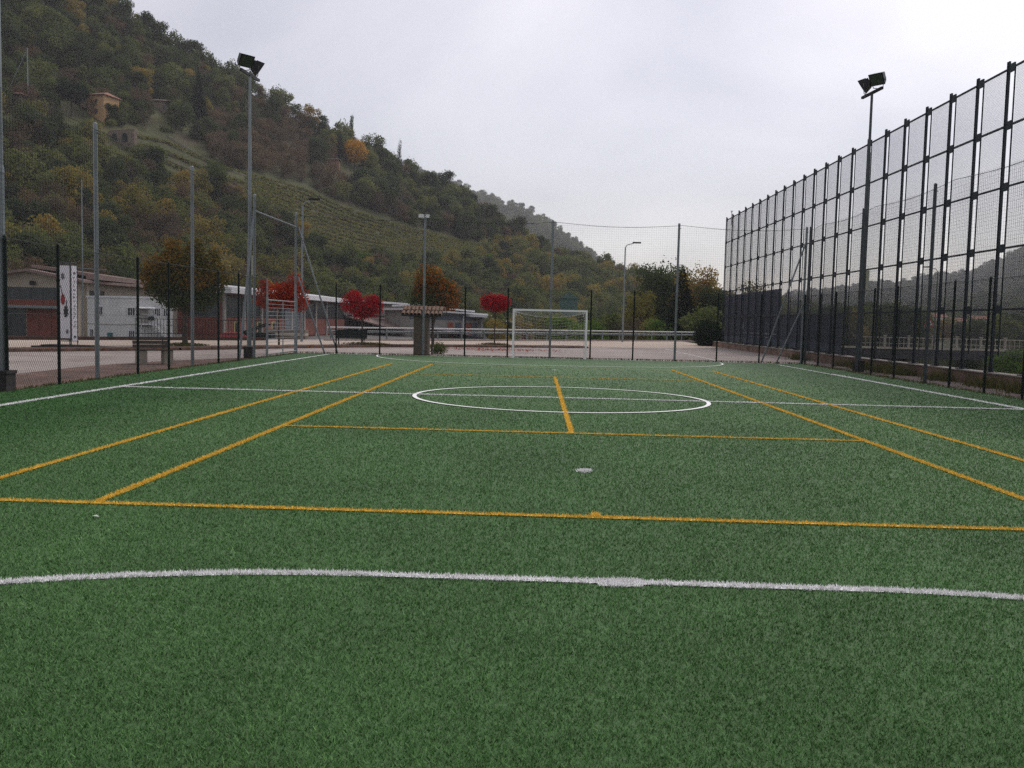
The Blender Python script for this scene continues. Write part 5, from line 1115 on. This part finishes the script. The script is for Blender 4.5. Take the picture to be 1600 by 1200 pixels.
q = TX(448, 84); t = empty('timber_stack', (q[0], q[1], ZB), 'pale stack of planks under a sheet seen through the corner gate', 'stack')
for k in range(5): MB().box(-1.9, 1.9, -.6, .6, .3+.3*k, .56+.3*k).build('plank_pack', M['cream' if k % 2 else 'grey_render'], t)
q = TX(404, 80); t = empty('farm_trailer', (q[0], q[1], ZB), 'dark green machine parked behind the mast by the gate', 'machine')
MB().box(-1.6, 1.3, -.7, .7, .7, 1.5).build('hopper', M['green_post'], t); MB().tube((-1.2, -.8, 1.5), (.9, -.8, 2.3), .07).tube((-1.2, .8, 1.5), (.9, .8, 2.3), .07).tube((.9, -.8, 2.3), (.9, .8, 2.3), .07).build('frame', M['green_post'], t)
for x in (-.9, .8):
    for s in (-1, 1): MB().tube((x, s*.72, .45), (x, s*.95, .45), .45, n=14).build('wheel', M['rubber'], t)

# ------------------------------------------------------------------ guardrail
gr = empty('guardrail', (0, edgeY(0)-0.2, 0), 'grey double-beam steel guardrail along the far road edge', 'guardrail')
gd = Vector((1, .97)).normalized(); gn_ = Vector((gd.y, -gd.x))
def gp(s, o=0.0, z=0.0): q = gd*s+gn_*o; return (q.x, q.y, z)
S0, S1 = -19.5, 21.3
for zb, hh, nm in ((0.50, .16, 'rail'), (0.80, .10, 'rail')):
    pr = [(0, 0), (.05, hh*.2), (.0, hh*.5), (.05, hh*.8), (0, hh)]; vs, fs = [], []
    for j, s in enumerate((S0, S1)):
        for (o_, z_) in pr: vs.append(gp(s, .08+o_, zb+z_))
        for (o_, z_) in reversed(pr): vs.append(gp(s, .06+o_, zb+z_))
    n = 10; fs = [(i, (i+1) % n, n+(i+1) % n, n+i) for i in range(n)]+[tuple(range(n-1, -1, -1)), tuple(range(n, 2*n))]
    MB().add(vs, fs).build(nm, M['fascia' if zb > .7 else 'galv'], gr)
gpm = MB().cbox((0, 0, .42), .10, .06, .96, math.atan2(gd.y, gd.x)).mesh('post', M['galv'])
for k in range(19): link('post', gpm, gr, gp(S0+.3+2.25*k))
kb = empty('road_kerb', (0, edgeY(0)-0.75, 0), 'low pale kerb at the foot of the guardrail', 'kerb')
vs = [gp(S0, 0.12, -.05), gp(S1, 0.12, -.05), gp(S1, -.14, -.05), gp(S0, -.14, -.05), gp(S0, .12, .09), gp(S1, .12, .09), gp(S1, -.14, .09), gp(S0, -.14, .09)]
MB().add(vs, [(0,3,2,1),(4,5,6,7),(0,1,5,4),(1,2,6,5),(2,3,7,6),(3,0,4,7)]).build('kerb_run', M['kerbstone'], kb)
# street lamps
def street_lamp(x, y, h, label, arm, z0=0.0, col_='galv'):
    t = empty('street_lamp', (x, y, z0), label, 'street lamp', 'street lamps')
    MB().tube((0, 0, 0), (0, 0, h-.35), .085, .05, 10).build('pole', M[col_], t); MB().path([(0, 0, h-.36), (arm*.15, 0, h-.15), (arm*.75, 0, h+.02)], .035).build('arm', M[col_], t)
    MB().cbox((arm*1.0, 0, h+.06), .70, .26, .11).build('lamp_head', M['black_metal'], t); return t
street_lamp(7.2, 77.2, 8.4, 'slim street lamp with a bent arm beyond the guardrail right of the goal', 0.95, -.1)
q = TX(471.5, 55); street_lamp(q[0], q[1], 8.55, 'grey street lamp just behind the corner gate', .75, 0)
q = TX(1461, 95); street_lamp(q[0], q[1], 10.0, 'small street lamp by the bridge seen through the barrier', -1.2, -2, 'galv_dark')
q = TX(1138, 66.9); t = empty('antenna_rod', (q[0]-.02, q[1]+.2, 9.1), 'thin rod with a small sensor on top of the far barrier column', 'antenna'); MB().tube((0, 0, -.2), (0, 0, .75), .02).build('rod', M['galv'], t); MB().cbox((0, 0, .78), .12, .12, .1).build('sensor', M['white_plastic'], t)
q = P(129, 425, 70); t = empty('utility_pole', (q[0], q[1], -1.5), 'thin pale pole with one crossbar rising behind the banner pillar', 'pole'); MB().tube((0, 0, 0), (0, 0, 13.2), .055, .04, 6).build('pole', M['galv'], t); MB().tube((-1.6, 0, P(129, 418, 70)[2]+1.5), (1.9, 0, P(129, 418, 70)[2]+1.35), .03, n=6).build('crossbar', M['galv'], t)

# ------------------------------------------------------------------ tiled masonry pillar
pl = empty('masonry_pillar', (-5.06, 39.25, 0), 'brown masonry pillar with a small tiled roof standing against the far fence', 'pillar'); pl.scale = (.86, 1, 1)
MB().box(-.36, .36, -.16, .56, -.03, 1.68).build('core', M['mortar'], pl)
bk = [MB().box(0, .34, -.008, .02, 0, .085).mesh('block', M['masonry']), MB().box(0, .17, -.008, .02, 0, .085).mesh('block', M['masonry'])]
for r_ in range(17):
    z = .01+.098*r_; x = -.365
    seq = [0, 0] if r_ % 2 == 0 else [1, 0, 1]
    for s in seq: o = link('block', bk[s], pl, (x, -.165+random.uniform(-.006, .004), z)); x += (.36 if s == 0 else .185)
sb = MB()
for r_ in range(17):
    z = .01+.098*r_
    for k in range(2): y = -.15+.35*k+(.08 if r_ % 2 else 0); sb.box(.355, .372, y, y+.33 if y+.33 < .56 else .56, z, z+.085)
sb.build('side_blocks', M['masonry'], pl, kind='stuff')
MB().tube((.52, .25, 0), (.52, .25, 1.7), .045).build('timber_post', M['wood'], pl)
MB().box(-.95, 1.0, .12, .22, 1.66, 1.74).box(-.95, 1.0, .36, .44, 1.74, 1.86).build('beam', M['wood'], pl)
tile = MB(); seg = 6
for i in range(seg):
    a0, a1 = math.pi*i/seg, math.pi*(i+1)/seg
    pts = []
    for (r_, y_, z_) in ((.10, 0, 0), (.078, .46, .17)):
        for a in (a0, a1): pts.append((math.cos(a)*r_, y_, z_+math.sin(a)*r_))
        for a in (a1, a0): pts.append((math.cos(a)*(r_-.015), y_, z_+math.sin(a)*(r_-.015)))
    tile.add(pts, [(0, 1, 5, 4), (2, 3, 7, 6), (0, 3, 2, 1), (4, 5, 6, 7)])
tm = tile.mesh('roof_tile', M['terracotta'])
MB().slab([(-.98, -.32, 1.72), (1.04, -.32, 1.72), (1.04, .5, 2.02), (-.98, .5, 2.02)], .05).build('roof_board', M['wood'], pl)
for k in range(10):
    for j in range(2): o = link('roof_tile', tm, pl, (-.88+.205*k+random.uniform(-.015, .015), -.40+.40*j, 1.72+.145*j+.02*j)); o.rotation_euler = (0, 0, random.uniform(-.06, .06))
rdg = MB().tube((-.16, .50, 2.02), (.16, .50, 2.02), .11, n=8).mesh('ridge_tile', M['terracotta'])
for k in range(7): link('ridge_tile', rdg, pl, (-.83+.30*k, 0, random.uniform(-.01, .012)))

# ------------------------------------------------------------------ banner pillar
bp_ = empty('banner_pillar', (-19.0, 38.6, 0), 'white three-sided banner pillar with red and black guitar-like prints on a steel frame', 'banner')
c_ = G(112, 545); bp_.location = (P(112, 500, c_[1]+.4)[0], c_[1]+.4, 0)
bh0, bh1 = .42, 3.42
q0, q1, q2 = Vector((-.54, -.02)), Vector((0.0, -.06)), Vector((.06, .36))
def face(name, a, b, z0, z1, m, parent, off=0.0):
    d = (b-a).normalized(); n = Vector((d.y, -d.x)); a_ = a+n*off; b_ = b+n*off; i_ = n*-.012
    return MB().add([(a_.x, a_.y, z0), (b_.x, b_.y, z0), (b_.x, b_.y, z1), (a_.x, a_.y, z1), (a_.x+i_.x, a_.y+i_.y, z0), (b_.x+i_.x, b_.y+i_.y, z0), (b_.x+i_.x, b_.y+i_.y, z1), (a_.x+i_.x, a_.y+i_.y, z1)], [(0,1,2,3),(5,4,7,6),(4,0,3,7),(1,5,6,2),(3,2,6,7),(4,5,1,0)]).build(name, m, parent)
fa = face('front_banner', q0+Vector((.03, 0)), q1-Vector((.03, 0)), bh0, bh1, M['banner'], bp_, .02); fb = face('side_banner', q1+Vector((.02, .02)), q2-Vector((.02, .02)), bh0-.12, bh1, M['banner'], bp_, .02)
for q in (q0, q1, q2, Vector((-.35, .5))): MB().tube((q.x, q.y, .02), (q.x, q.y, bh1+.14), .022).build('frame_tube', M['galv_dark'], bp_)
for z in (.12, .30, bh1+.12, bh1+.02): MB().path([(q0.x, q0.y, z), (q1.x, q1.y, z), (q2.x, q2.y, z), (-.35, .5, z), (q0.x, q0.y, z)], .016).build('frame_ring', M['galv_dark'], bp_)
def on_face(a, b, u, z, off=.045): d = (b-a).normalized(); n = Vector((d.y, -d.x)); p_ = a+(b-a)*u+n*off; return (p_.x, p_.y, z)
def blob(name, a, b, pts, m, par):
    n = len(pts); MB().add([on_face(a, b, u, z, .036) for u, z in pts]+[on_face(a, b, u, z, .028) for u, z in pts], [tuple(range(n)), tuple(range(2*n-1, n-1, -1))]).build(name, m, par)
def spiky(cu, cz, ru, rz_, n, jag, seed):
    r = random.Random(seed); return [(cu+ru*(1+(jag if i % 2 else -jag)*r.uniform(.5, 1.2))*math.cos(6.283*i/n), cz+rz_*(1+(jag if i % 2 else -jag)*r.uniform(.5, 1.2))*math.sin(6.283*i/n)) for i in range(n)]
blob('red_print', q0, q1, spiky(.40, 2.02, .17, .22, 18, .12, 1), M['print_red'], fa); blob('red_neck', q0, q1, [(.36, 2.15), (.42, 2.15), (.22, 2.62), (.19, 2.60)], M['print_black'], fa)
blob('black_print', q0, q1, spiky(.64, 1.52, .18, .24, 20, .20, 2), M['print_black'], fa); blob('black_neck', q0, q1, [(.62, 1.7), (.70, 1.7), (.72, 2.02), (.69, 2.02)], M['print_black'], fa)
blob('faint_emblem', q0, q1, spiky(.40, 2.98, .14, .13, 12, .2, 3), M['print_grey'], fa); blob('small_print', q0, q1, spiky(.72, .70, .10, .10, 10, .2, 4), M['print_grey'], fa)
lt = MB(); rl_ = random.Random(9)
for k in range(13):     # column of characters on the narrow side, too small to read
    z = 2.95-.165*k
    for j in range(3):
        u = rl_.uniform(.25, .55); zz = z+rl_.uniform(-.04, .04); a, b2 = on_face(q1, q2, u, zz, .036), on_face(q1, q2, min(.75, u+rl_.uniform(.1, .25)), zz+rl_.uniform(-.05, .05), .036)
        lt.tube(a, b2, .009, n=4)
lt.build('lettering', M['print_grey'], fb, kind='stuff')
blob('round_emblem', q1, q2, spiky(.5, 3.12, .17, .06, 12, .05, 5), M['print_grey'], fb); blob('foot_emblem', q1, q2, spiky(.5, .48, .16, .05, 10, .1, 6), M['print_black'], fb)
pm = MB().prism([(-1.45, -.50), (1.35, -.62), (1.55, .55), (.2, .95), (-1.3, .7)], -.02, .10); pm.box(-1.1, 1.0, -.42, .4, .10, .15)
pm.build('base_plate', M['concrete_dark'], bp_)
# ------------------------------------------------------------------ benches
def bench1():
    t = empty('park_bench', (*G(232, 569)[:2], -.02), 'timber slat bench on concrete legs just outside the left fence', 'bench', rz=.62); t.location.x += .02; t.location.y += .35
    for x in (-.36, .40): MB().cbox((x, .05, .21), .26, .46, .42).build('leg', M['bench_stone'], t)
    sm = MB().cbox((0, 0, 0), 1.05, .10, .045).mesh('seat_slat', M['wood']); bm = MB().cbox((0, 0, 0), 1.05, .035, .10).mesh('back_slat', M['wood'])
    for k in range(4): link('seat_slat', sm, t, (0, -.15+.125*k, .445))
    for k in range(3): o = link('back_slat', bm, t, (-.02, .36+.035*k, .55+.115*k)); o.rotation_euler = (-.25, 0, 0)
    for x in (-.4, .35): MB().tube((x, .32, .40), (x, .46, .84), .022).build('back_support', M['black_metal'], t)
bench1()
def bench2():
    t = empty('iron_bench', (*G(549, 541)[:2], -.02), 'dark green iron bench near the small heart-shaped red tree', 'bench', rz=.08)
    for x in (-.68, .68):
        MB().path([(x, -.25, 0), (x, -.10, .22), (x, .05, .42)], .022).path([(x, .28, 0), (x, .12, .22), (x, -.22, .42)], .022).path([(x, .12, .42), (x, .25, .62), (x, .30, .86)], .022).path([(x, -.22, .42), (x, .18, .42)], .022).path([(x, -.2, .43), (x, -.2, .62), (x, .22, .64)], .018).build('leg', M['black_metal'], t)
    sm = MB().cbox((0, 0, 0), 1.62, .09, .035).mesh('seat_slat', M['green_post']); bm = MB().cbox((0, 0, 0), 1.62, .03, .10).mesh('back_slat', M['green_post'])
    for k in range(4): link('seat_slat', sm, t, (0, -.18+.11*k, .445))
    for k in range(4): o = link('back_slat', bm, t, (0, .2+.03*k, .52+.105*k)); o.rotation_euler = (-.2, 0, 0)
bench2()
# ------------------------------------------------------------------ near trees
def tree(name, x, y, label, th, r0, blobs, n, size, m, seed, z0=-.02, spread=1.0, htop=None, limbs=6, extra=None, gsc=1.0):
    t = empty(name, (x, y, z0), label, 'tree'); t.scale = (gsc,)*3; trunk_mb(th, r0, seed, limbs, spread, htop or th*1.6).build('trunk', M['bark'], t)
    V, F, tt = leaf_cloud(blobs, n, size, seed); link('crown', npmesh('crown', V, F, M[m], tt), t)
    if extra:
        V, F, tt = leaf_cloud(*extra[0]); link('crown', npmesh('crown', V, F, M[extra[1]], tt), t)
    return t
q = TX(289, 43.5)
tree('maple_tree', q[0], q[1], 'large maple with orange-tinged top and dark green underside behind the left fence', 1.75, .16,
     [(0, .2, 3.0, 1.6, 1.5, .8), (1.25, 0, 2.9, .8, .8, .6), (-1.3, 0, 3.0, .75, .8, .6), (-.5, 0, 2.45, .9, .9, .5), (.6, 0, 2.35, .9, .9, .45), (0, .6, 4.0, 1.2, .9, .9)], 6500, .14, 'leaf_dark', 81, spread=1.6, htop=4.2,
     extra=(([(0, -.1, 4.5, 1.15, 1.1, .8), (-1.15, -.3, 4.15, .85, .9, .75), (1.15, -.2, 4.3, .85, .9, .8), (-1.75, -.2, 3.55, .55, .7, .55), (1.85, 0, 3.65, .55, .7, .55), (-.5, -.3, 5.2, .5, .5, .5), (.65, -.2, 5.25, .45, .45, .5), (0, -.9, 3.8, 1.2, .8, .7), (-.8, -.9, 3.4, .7, .6, .5), (1.0, -.9, 3.5, .7, .6, .5), (-1.9, 0, 4.1, .3, .3, .35), (1.6, 0, 4.9, .3, .3, .3)], 7600, .14, 82), 'leaf_turning'), gsc=.90)
q = TX(436, 47.5)
tree('red_maple', q[0], q[1], 'ragged crimson tree behind the corner gate', 2.3, .07, [(-.5, 0, 3.0, 1.0, .8, .7), (.75, 0, 3.1, .95, .8, .75), (.95, 0, 3.8, .42, .4, .75), (-.2, 0, 2.7, 1.2, .9, .5), (1.2, 0, 2.6, .6, .6, .5), (-.9, 0, 3.6, .35, .35, .4), (.2, 0, 3.3, .6, .6, .5)], 7000, .11, 'leaf_red2', 83, spread=.9, htop=3.4, gsc=.86)
q = TX(566, 50)
tree('red_maple', q[0], q[1], 'small crimson tree with a heart-shaped crown above the iron bench', 1.45, .06, [(-.52, 0, 2.35, .60, .58, .58), (.52, 0, 2.2, .60, .58, .55), (-.45, 0, 2.7, .36, .4, .36), (.66, 0, 2.5, .34, .36, .3), (0, 0, 1.95, .62, .5, .45)], 6800, .085, 'leaf_red', 84, spread=.5, htop=2.4)
q = TX(773.5, 55.6)
tree('red_maple', q[0], q[1], 'small round crimson lollipop tree left of the goal', 1.9, .05, [(0, 0, 2.62, .82, .75, .50), (-.35, 0, 2.75, .5, .5, .4), (.4, 0, 2.7, .48, .5, .42)], 5600, .085, 'leaf_red', 85, spread=.5, htop=2.8)
q = TX(677, 52)
tree('orange_tree', q[0], q[1], 'orange and green tree rising behind the tiled pillar', 1.6, .10, [(0, 0, 3.1, 1.25, 1.1, .9), (-.35, 0, 4.1, .7, .7, .8), (.8, 0, 3.0, .8, .8, .7), (-.9, 0, 2.9, .7, .7, .7), (.35, 0, 3.7, .8, .8, .6)], 6000, .11, 'leaf_dark', 86, spread=1.0, htop=4.0,
     extra=(([(-.25, -.2, 4.0, .85, .7, .9), (.85, -.3, 3.2, .85, .7, .8), (.2, -.3, 3.5, .9, .7, .8), (.9, -.2, 2.6, .6, .5, .4), (-.6, -.3, 3.3, .6, .5, .5)], 4200, .11, 87), 'leaf_orange'), gsc=.94)
# dark spruce, round bush and the mixed group left of the barrier
q = TX(1064, 97); t = empty('spruce', (q[0], q[1], -1.4), 'dark spruce standing in front of the tall trees left of the barrier', 'tree'); link('crown', conifer_mesh('crown', 3.5, 9.0, 9000, .62, 88), t); MB().tube((0, 0, -.3), (0, 0, 8), .18, .04).build('trunk', M['bark'], t)
q = TX(1108, 70); t = empty('round_bush', (q[0], q[1], -.05), 'dark clipped round bush at the end of the guardrail', 'bush'); V, F, tt = leaf_cloud([(0, 0, .95, .98, .95, 1.0), (.1, 0, .6, 1.05, 1, .7)], 9000, .10, 89, inner=.1); link('foliage', npmesh('foliage', V, F, M['leaf_fir'], tt), t)
for i, (x, Y, h, k, lab) in enumerate(((1022, 118, 11.0, 'dark', 'tall dark tree with an open top left of the spruce'), (1043, 124, 12.4, 'green', 'tallest olive green tree directly behind the spruce'), (1088, 116, 11.2, 'brown', 'broad tree with russet patches between spruce and barrier'), (1075, 130, 11.4, 'green', 'green tree behind the spruce tip'), (1112, 112, 8.0, 'dark', 'dark tree at the left end of the barrier'), (1100, 92, 5.2, 'green', 'mid green shrub above the round dark bush'), (1000, 112, 7.6, 'brown', 'brownish tree left of the tall dark tree'),
        (1040, 96, 3.6, 'bright', 'low yellowish bush at the left foot of the spruce'), (1180, 120, 9.6, 'olive', 'thin-leaved tree seen through the far barrier panels'), (1205, 126, 8.0, 'green', 'lower tree right of the thin-leaved one behind the barrier'), (1285, 105, 6.0, 'dark', 'dark tree behind the barrier left of the floodlight mast'), (1312, 112, 6.2, 'dark', 'second dark tree behind the barrier, nearer the mast'), (1265, 118, 5.4, 'green', 'green tree behind the barrier beside the two dark ones'), (1578, 90, 2.8, 'bright', 'round green bush beyond the bridge at the right edge'), (1240, 115, 4.4, 'brown', 'low brownish tree behind the barrier'), (890, 100, 3.8, 'bright', 'fresh green bush behind the left half of the goal'), (925, 104, 3.6, 'bright', 'fresh green bush behind the right goalpost'), (985, 106, 4.4, 'bare', 'bare reddish shrub beside the slim street lamp'), (950, 108, 4.6, 'green', 'green bush right of the goal'), (1018, 100, 3.6, 'olive', 'low olive bush left of the yellowish one'))):
    q = TX(x, Y); me = VAR[('bigbrown' if k in ('brown', 'olive') else 'big'+k) if h > 7 and k != 'bright' else k][i % 2]; zmax = max(v.co.z for v in me.vertices); zb = -1.7 if x < 1450 else -3.0
    s = (h+0.3)/zmax; o = link('tall_tree' if h > 7 else 'roadside_bush', me); o.location = (q[0], q[1], zb); o.scale = (s*(.85 if h > 7 else 1.25), s*(.85 if h > 7 else 1.1), s); o.rotation_euler = (0, 0, i*1.7); tag(o, lab, 'tree' if h > 5.3 else 'bush')
    if h > 7:
        o2 = MB().tube((0, 0, -.2), (0, 0, 5.5), .18, .1).build('trunk', M['bark'], o)
# undergrowth at the pillar foot, by the maple, and weeds
def clump(name, x, y, z, R, h, n, size, m, seed, label=None, cat='plant', elong=.3):
    V, F, tt = leaf_cloud([(0, 0, h*.45, R, R*.8, h*.6)], n, size, seed, inner=.5, elong=elong); o = link(name, npmesh(name, V, F, M[m], tt)); o.location = (x, y, z)
    if label: tag(o, label, cat)
    return o
q = TX(686, 41.5); clump('leafy_plant', q[0], q[1], -.03, .38, .5, 1500, .07, 'leaf_green', 91, 'dark leafy plant at the right foot of the masonry pillar', 'plant', .6)
q = TX(290, 43.0); clump('grass_tuft', q[0], q[1], -.02, 1.0, .16, 1600, .10, 'leaf_weed', 92, 'patch of grass round the foot of the large maple', 'grass patch')
q = TX(566, 49.5); clump('grass_tuft', q[0]+.3, q[1], .05, 1.2, .14, 1600, .10, 'leaf_weed', 93, 'patch of grass under the heart-shaped red tree', 'grass patch')
q = TX(773, 55.0); clump('grass_tuft', q[0], q[1], .05, .9, .14, 1200, .10, 'leaf_weed', 94, 'patch of grass under the round red tree', 'grass patch')
def scatter_flat(name, n, fx, size, m, seed, zoff=0.0, tilt=.2):
    r = np.random.default_rng(seed); c = fx(r, n); a = r.uniform(0, 6.28, n); s = size*r.uniform(.5, 1.3, n); t1 = np.stack([np.cos(a), np.sin(a), r.normal(size=n)*tilt], 1)*s[:, None]*.5; t2 = np.stack([-np.sin(a), np.cos(a), r.normal(size=n)*tilt], 1)*s[:, None]*.4
    c[:, 2] += zoff+s*.2; V = np.stack([c-t1, c-t2, c+t1, c+t2], 1).reshape(-1, 3); o = link(name, npmesh(name, V, np.arange(4*n).reshape(-1, 4), M[m], np.repeat(r.uniform(size=n), 4))); o['kind'] = 'stuff'; return o
def red_fx(r, n):
    c = G(770, 546); return np.stack([c[0]+r.normal(size=n)*1.8+.3, c[1]+r.normal(size=n)*1.2-.3, np.full(n, .0)], 1)
scatter_flat('fallen_red_leaves', 800, red_fx, .10, 'leaf_red2', 1)
def verge_fx(r, n):
    k = r.integers(0, len(VL)-1, n); t = r.uniform(size=n); A_ = np.array(VL)[k]; B_ = np.array(VL)[k+1]; p_ = A_+(B_-A_)*t[:, None]+r.normal(size=(n, 2))*.6; return np.stack([p_[:, 0], p_[:, 1], np.full(n, .06)], 1)
scatter_flat('fallen_leaves', 2600, verge_fx, .10, 'leaf_orange', 2)
def marg_fx(r, n): return np.stack([r.uniform(-13, -10.3, n), r.uniform(12, 33, n), np.full(n, -.01)], 1)
scatter_flat('leaf_litter', 2600, marg_fx, .034, 'leaf_brown', 3)
def upright(name, n, fx, h, w, m, seed):
    r = np.random.default_rng(seed); c = fx(r, n); a = r.uniform(0, 6.28, n); hh = h*r.uniform(.3, 1.2, n); ww = w*r.uniform(.6, 1.4, n); ln_ = hh*r.normal(size=n)*.35; b_ = r.uniform(0, 6.28, n)
    V = np.stack([c-np.stack([np.cos(a)*ww, np.sin(a)*ww, 0*a], 1), c+np.stack([np.cos(a)*ww, np.sin(a)*ww, 0*a], 1), c+np.stack([np.cos(b_)*ln_, np.sin(b_)*ln_, hh], 1)], 1).reshape(-1, 3)
    o = link(name, npmesh(name, V, np.arange(3*n).reshape(-1, 3), M[m], np.repeat(r.uniform(size=n), 3))); o['kind'] = 'stuff'; return o
def w1(r, n):
    ce = np.concatenate([r.uniform(16, 36, 26), r.uniform(36, 46, 4)]); cy_ = r.choice(ce, n, p=(lambda q: q/q.sum())(r.uniform(.1, 1, len(ce))))+r.normal(size=n)*.30; return np.stack([13.12-np.abs(r.normal(size=n))*.30, cy_, np.full(n, -.02)], 1)
upright('wild_weeds', 5200, w1, .34, .016, 'leaf_weed', 5)
def w2(r, n): return np.stack([RX+r.normal(size=n)*.10, r.uniform(14, 39, n), np.full(n, -.02)], 1)
upright('fence_weeds', 2500, w2, .10, .012, 'leaf_weed', 6)
def w3(r, n): return np.stack([LX+r.normal(size=n)*.10-.05, r.uniform(13, 38, n), np.full(n, -.02)], 1)
upright('edge_weeds', 2500, w3, .08, .012, 'leaf_weed', 7)
def w4(r, n): x = r.uniform(LX, RX, n); return np.stack([x, 38.05+.062*(x-LX)+r.normal(size=n)*.08+.05, np.full(n, -.01)], 1)
upright('far_edge_weeds', 2500, w4, .10, .014, 'leaf_weed', 8)

# ------------------------------------------------------------------ right: riverbank, bridge, signs
vs, fs = [], []
bankp = [(13.9, -.9), (16, -1.6), (24, -3.6), (34, -4.6), (60, -5.2), (140, -5.6)]
ys_ = np.linspace(-5, 128, 50)
for j, y in enumerate(ys_):
    for (x, z) in bankp: vs.append((x, y, z+.25*math.sin(x*.7+y*.4)))
n = len(bankp)
for j in range(len(ys_)-1):
    for i in range(n-1): a = j*n+i; fs.append((a, a+1, a+n+1, a+n))
o = MB().add(vs, fs).build('riverbank', M['ground'], kind='structure', smooth=True)
def rb(r, n):
    x = 15+np.abs(r.normal(size=n))*9; return np.stack([x, r.uniform(15, 95, n), np.interp(x, [13.9, 16, 24, 34, 60], [-1, -1.7, -3.7, -4.7, -5.3])], 1)
upright('bank_undergrowth', 26000, rb, 1.0, .10, 'leaf_weed', 9)
YB_ = 108
bx0, bx1 = P(1345, 530, YB_)[0], P(1900, 530, YB_)[0]
zt_, zd = P(1480, 528.5, YB_)[2], P(1480, 545.5, YB_)[2]
br = empty('road_bridge', (bx0, YB_, 0), 'dark concrete bridge with a pale balustrade seen through the barrier at the right', 'bridge')
Lb = bx1-bx0
MB().box(-6, Lb, 0, 7, zd-1.25, zd).build('deck', M['bridge'], br); MB().box(-6, Lb, -.12, -.02, zd-.12, zd+.12).build('deck_edge', M['balustrade'], br)
pm_ = MB().box(-.12, .12, -.08, .12, zd, zt_+.1).cbox((0, .02, zt_+.17), .34, .28, .12).mesh('balustrade_post', M['balustrade'])
rm_ = MB().box(.14, 2.66, 0, .07, zt_-.10, zt_).mesh('top_rail', M['balustrade']); lm_ = MB().box(.14, 2.66, .01, .06, zd+.5, zd+.57).mesh('mid_rail', M['balustrade']); um = MB().box(-.03, .03, .01, .06, zd, zt_-.1).mesh('baluster', M['balustrade'])
for k in range(17):
    link('balustrade_post', pm_, br, (2.8*k, 0, 0)); link('top_rail', rm_, br, (2.8*k, 0, 0)); link('mid_rail', lm_, br, (2.8*k, 0, 0))
    for j in range(1, 5): link('baluster', um, br, (2.8*k+.56*j, 0, 0))
for k in (6, 18, 30): MB().box(k, k+1.2, 1, 6, -9, zd-1.2).build('pier', M['concrete'], br)
q = TX(1452, 102); t = empty('warning_sign', (q[0], q[1], -1.5), 'red triangular warning sign by the bridge', 'sign'); zsg = P(1452, 510, 102)[2]+1.5
MB().tube((0, 0, -4), (0, 0, zsg+.6), .04).build('pole', M['galv'], t)
tr_ = MB().add([(-.62, -.06, zsg), (.62, -.06, zsg), (0, -.06, zsg+1.05), (-.62, -.03, zsg), (.62, -.03, zsg), (0, -.03, zsg+1.05)], [(0, 1, 2), (5, 4, 3), (0, 3, 4, 1), (1, 4, 5, 2), (2, 5, 3, 0)]).build('plate', M['sign_red'], t)
MB().add([(-.38, -.07, zsg+.14), (.38, -.07, zsg+.14), (0, -.07, zsg+.78)], [(0, 1, 2)]).build('plate_face', M['white_plastic'], tr_)
MB().box(-.14, -.05, -.08, -.072, zsg+.2, zsg+.42).box(.05, .14, -.08, -.072, zsg+.2, zsg+.42).build('symbol', M['print_black'], tr_)
q = TX(1213, 80); t = empty('blue_sign', (q[0], q[1], -1), 'small round blue road sign seen through the barrier', 'sign'); zsg = P(1213, 500, 80)[2]+1; MB().tube((0, 0, -1), (0, 0, zsg+.3), .03).build('pole', M['galv'], t); MB().tube((0, -.05, zsg), (0, -.02, zsg), .42, n=20).build('plate', M['sign_blue'], t); MB().box(-.07, .07, -.06, -.052, zsg-.2, zsg+.22).build('symbol', M['white_plastic'], t)

# ------------------------------------------------------------------ air
hz_ = MB().box(-2900, 2900, -60, 2950, -8.5, 400).build('haze', M['ground'], kind='stuff'); hz_.data.materials.clear()
hm = bpy.data.materials.new('haze'); hm.use_nodes = True; hm.node_tree.nodes.clear(); pv = hm.node_tree.nodes.new('ShaderNodeVolumePrincipled'); ho = hm.node_tree.nodes.new('ShaderNodeOutputMaterial'); hm.node_tree.links.new(pv.outputs[0], ho.inputs['Volume'])
pv.inputs['Color'].default_value = (0.97, 0.97, 1.0, 1); pv.inputs['Density'].default_value = 0.00020; pv.inputs['Anisotropy'].default_value = 0.1
hz_.data.materials.append(hm)
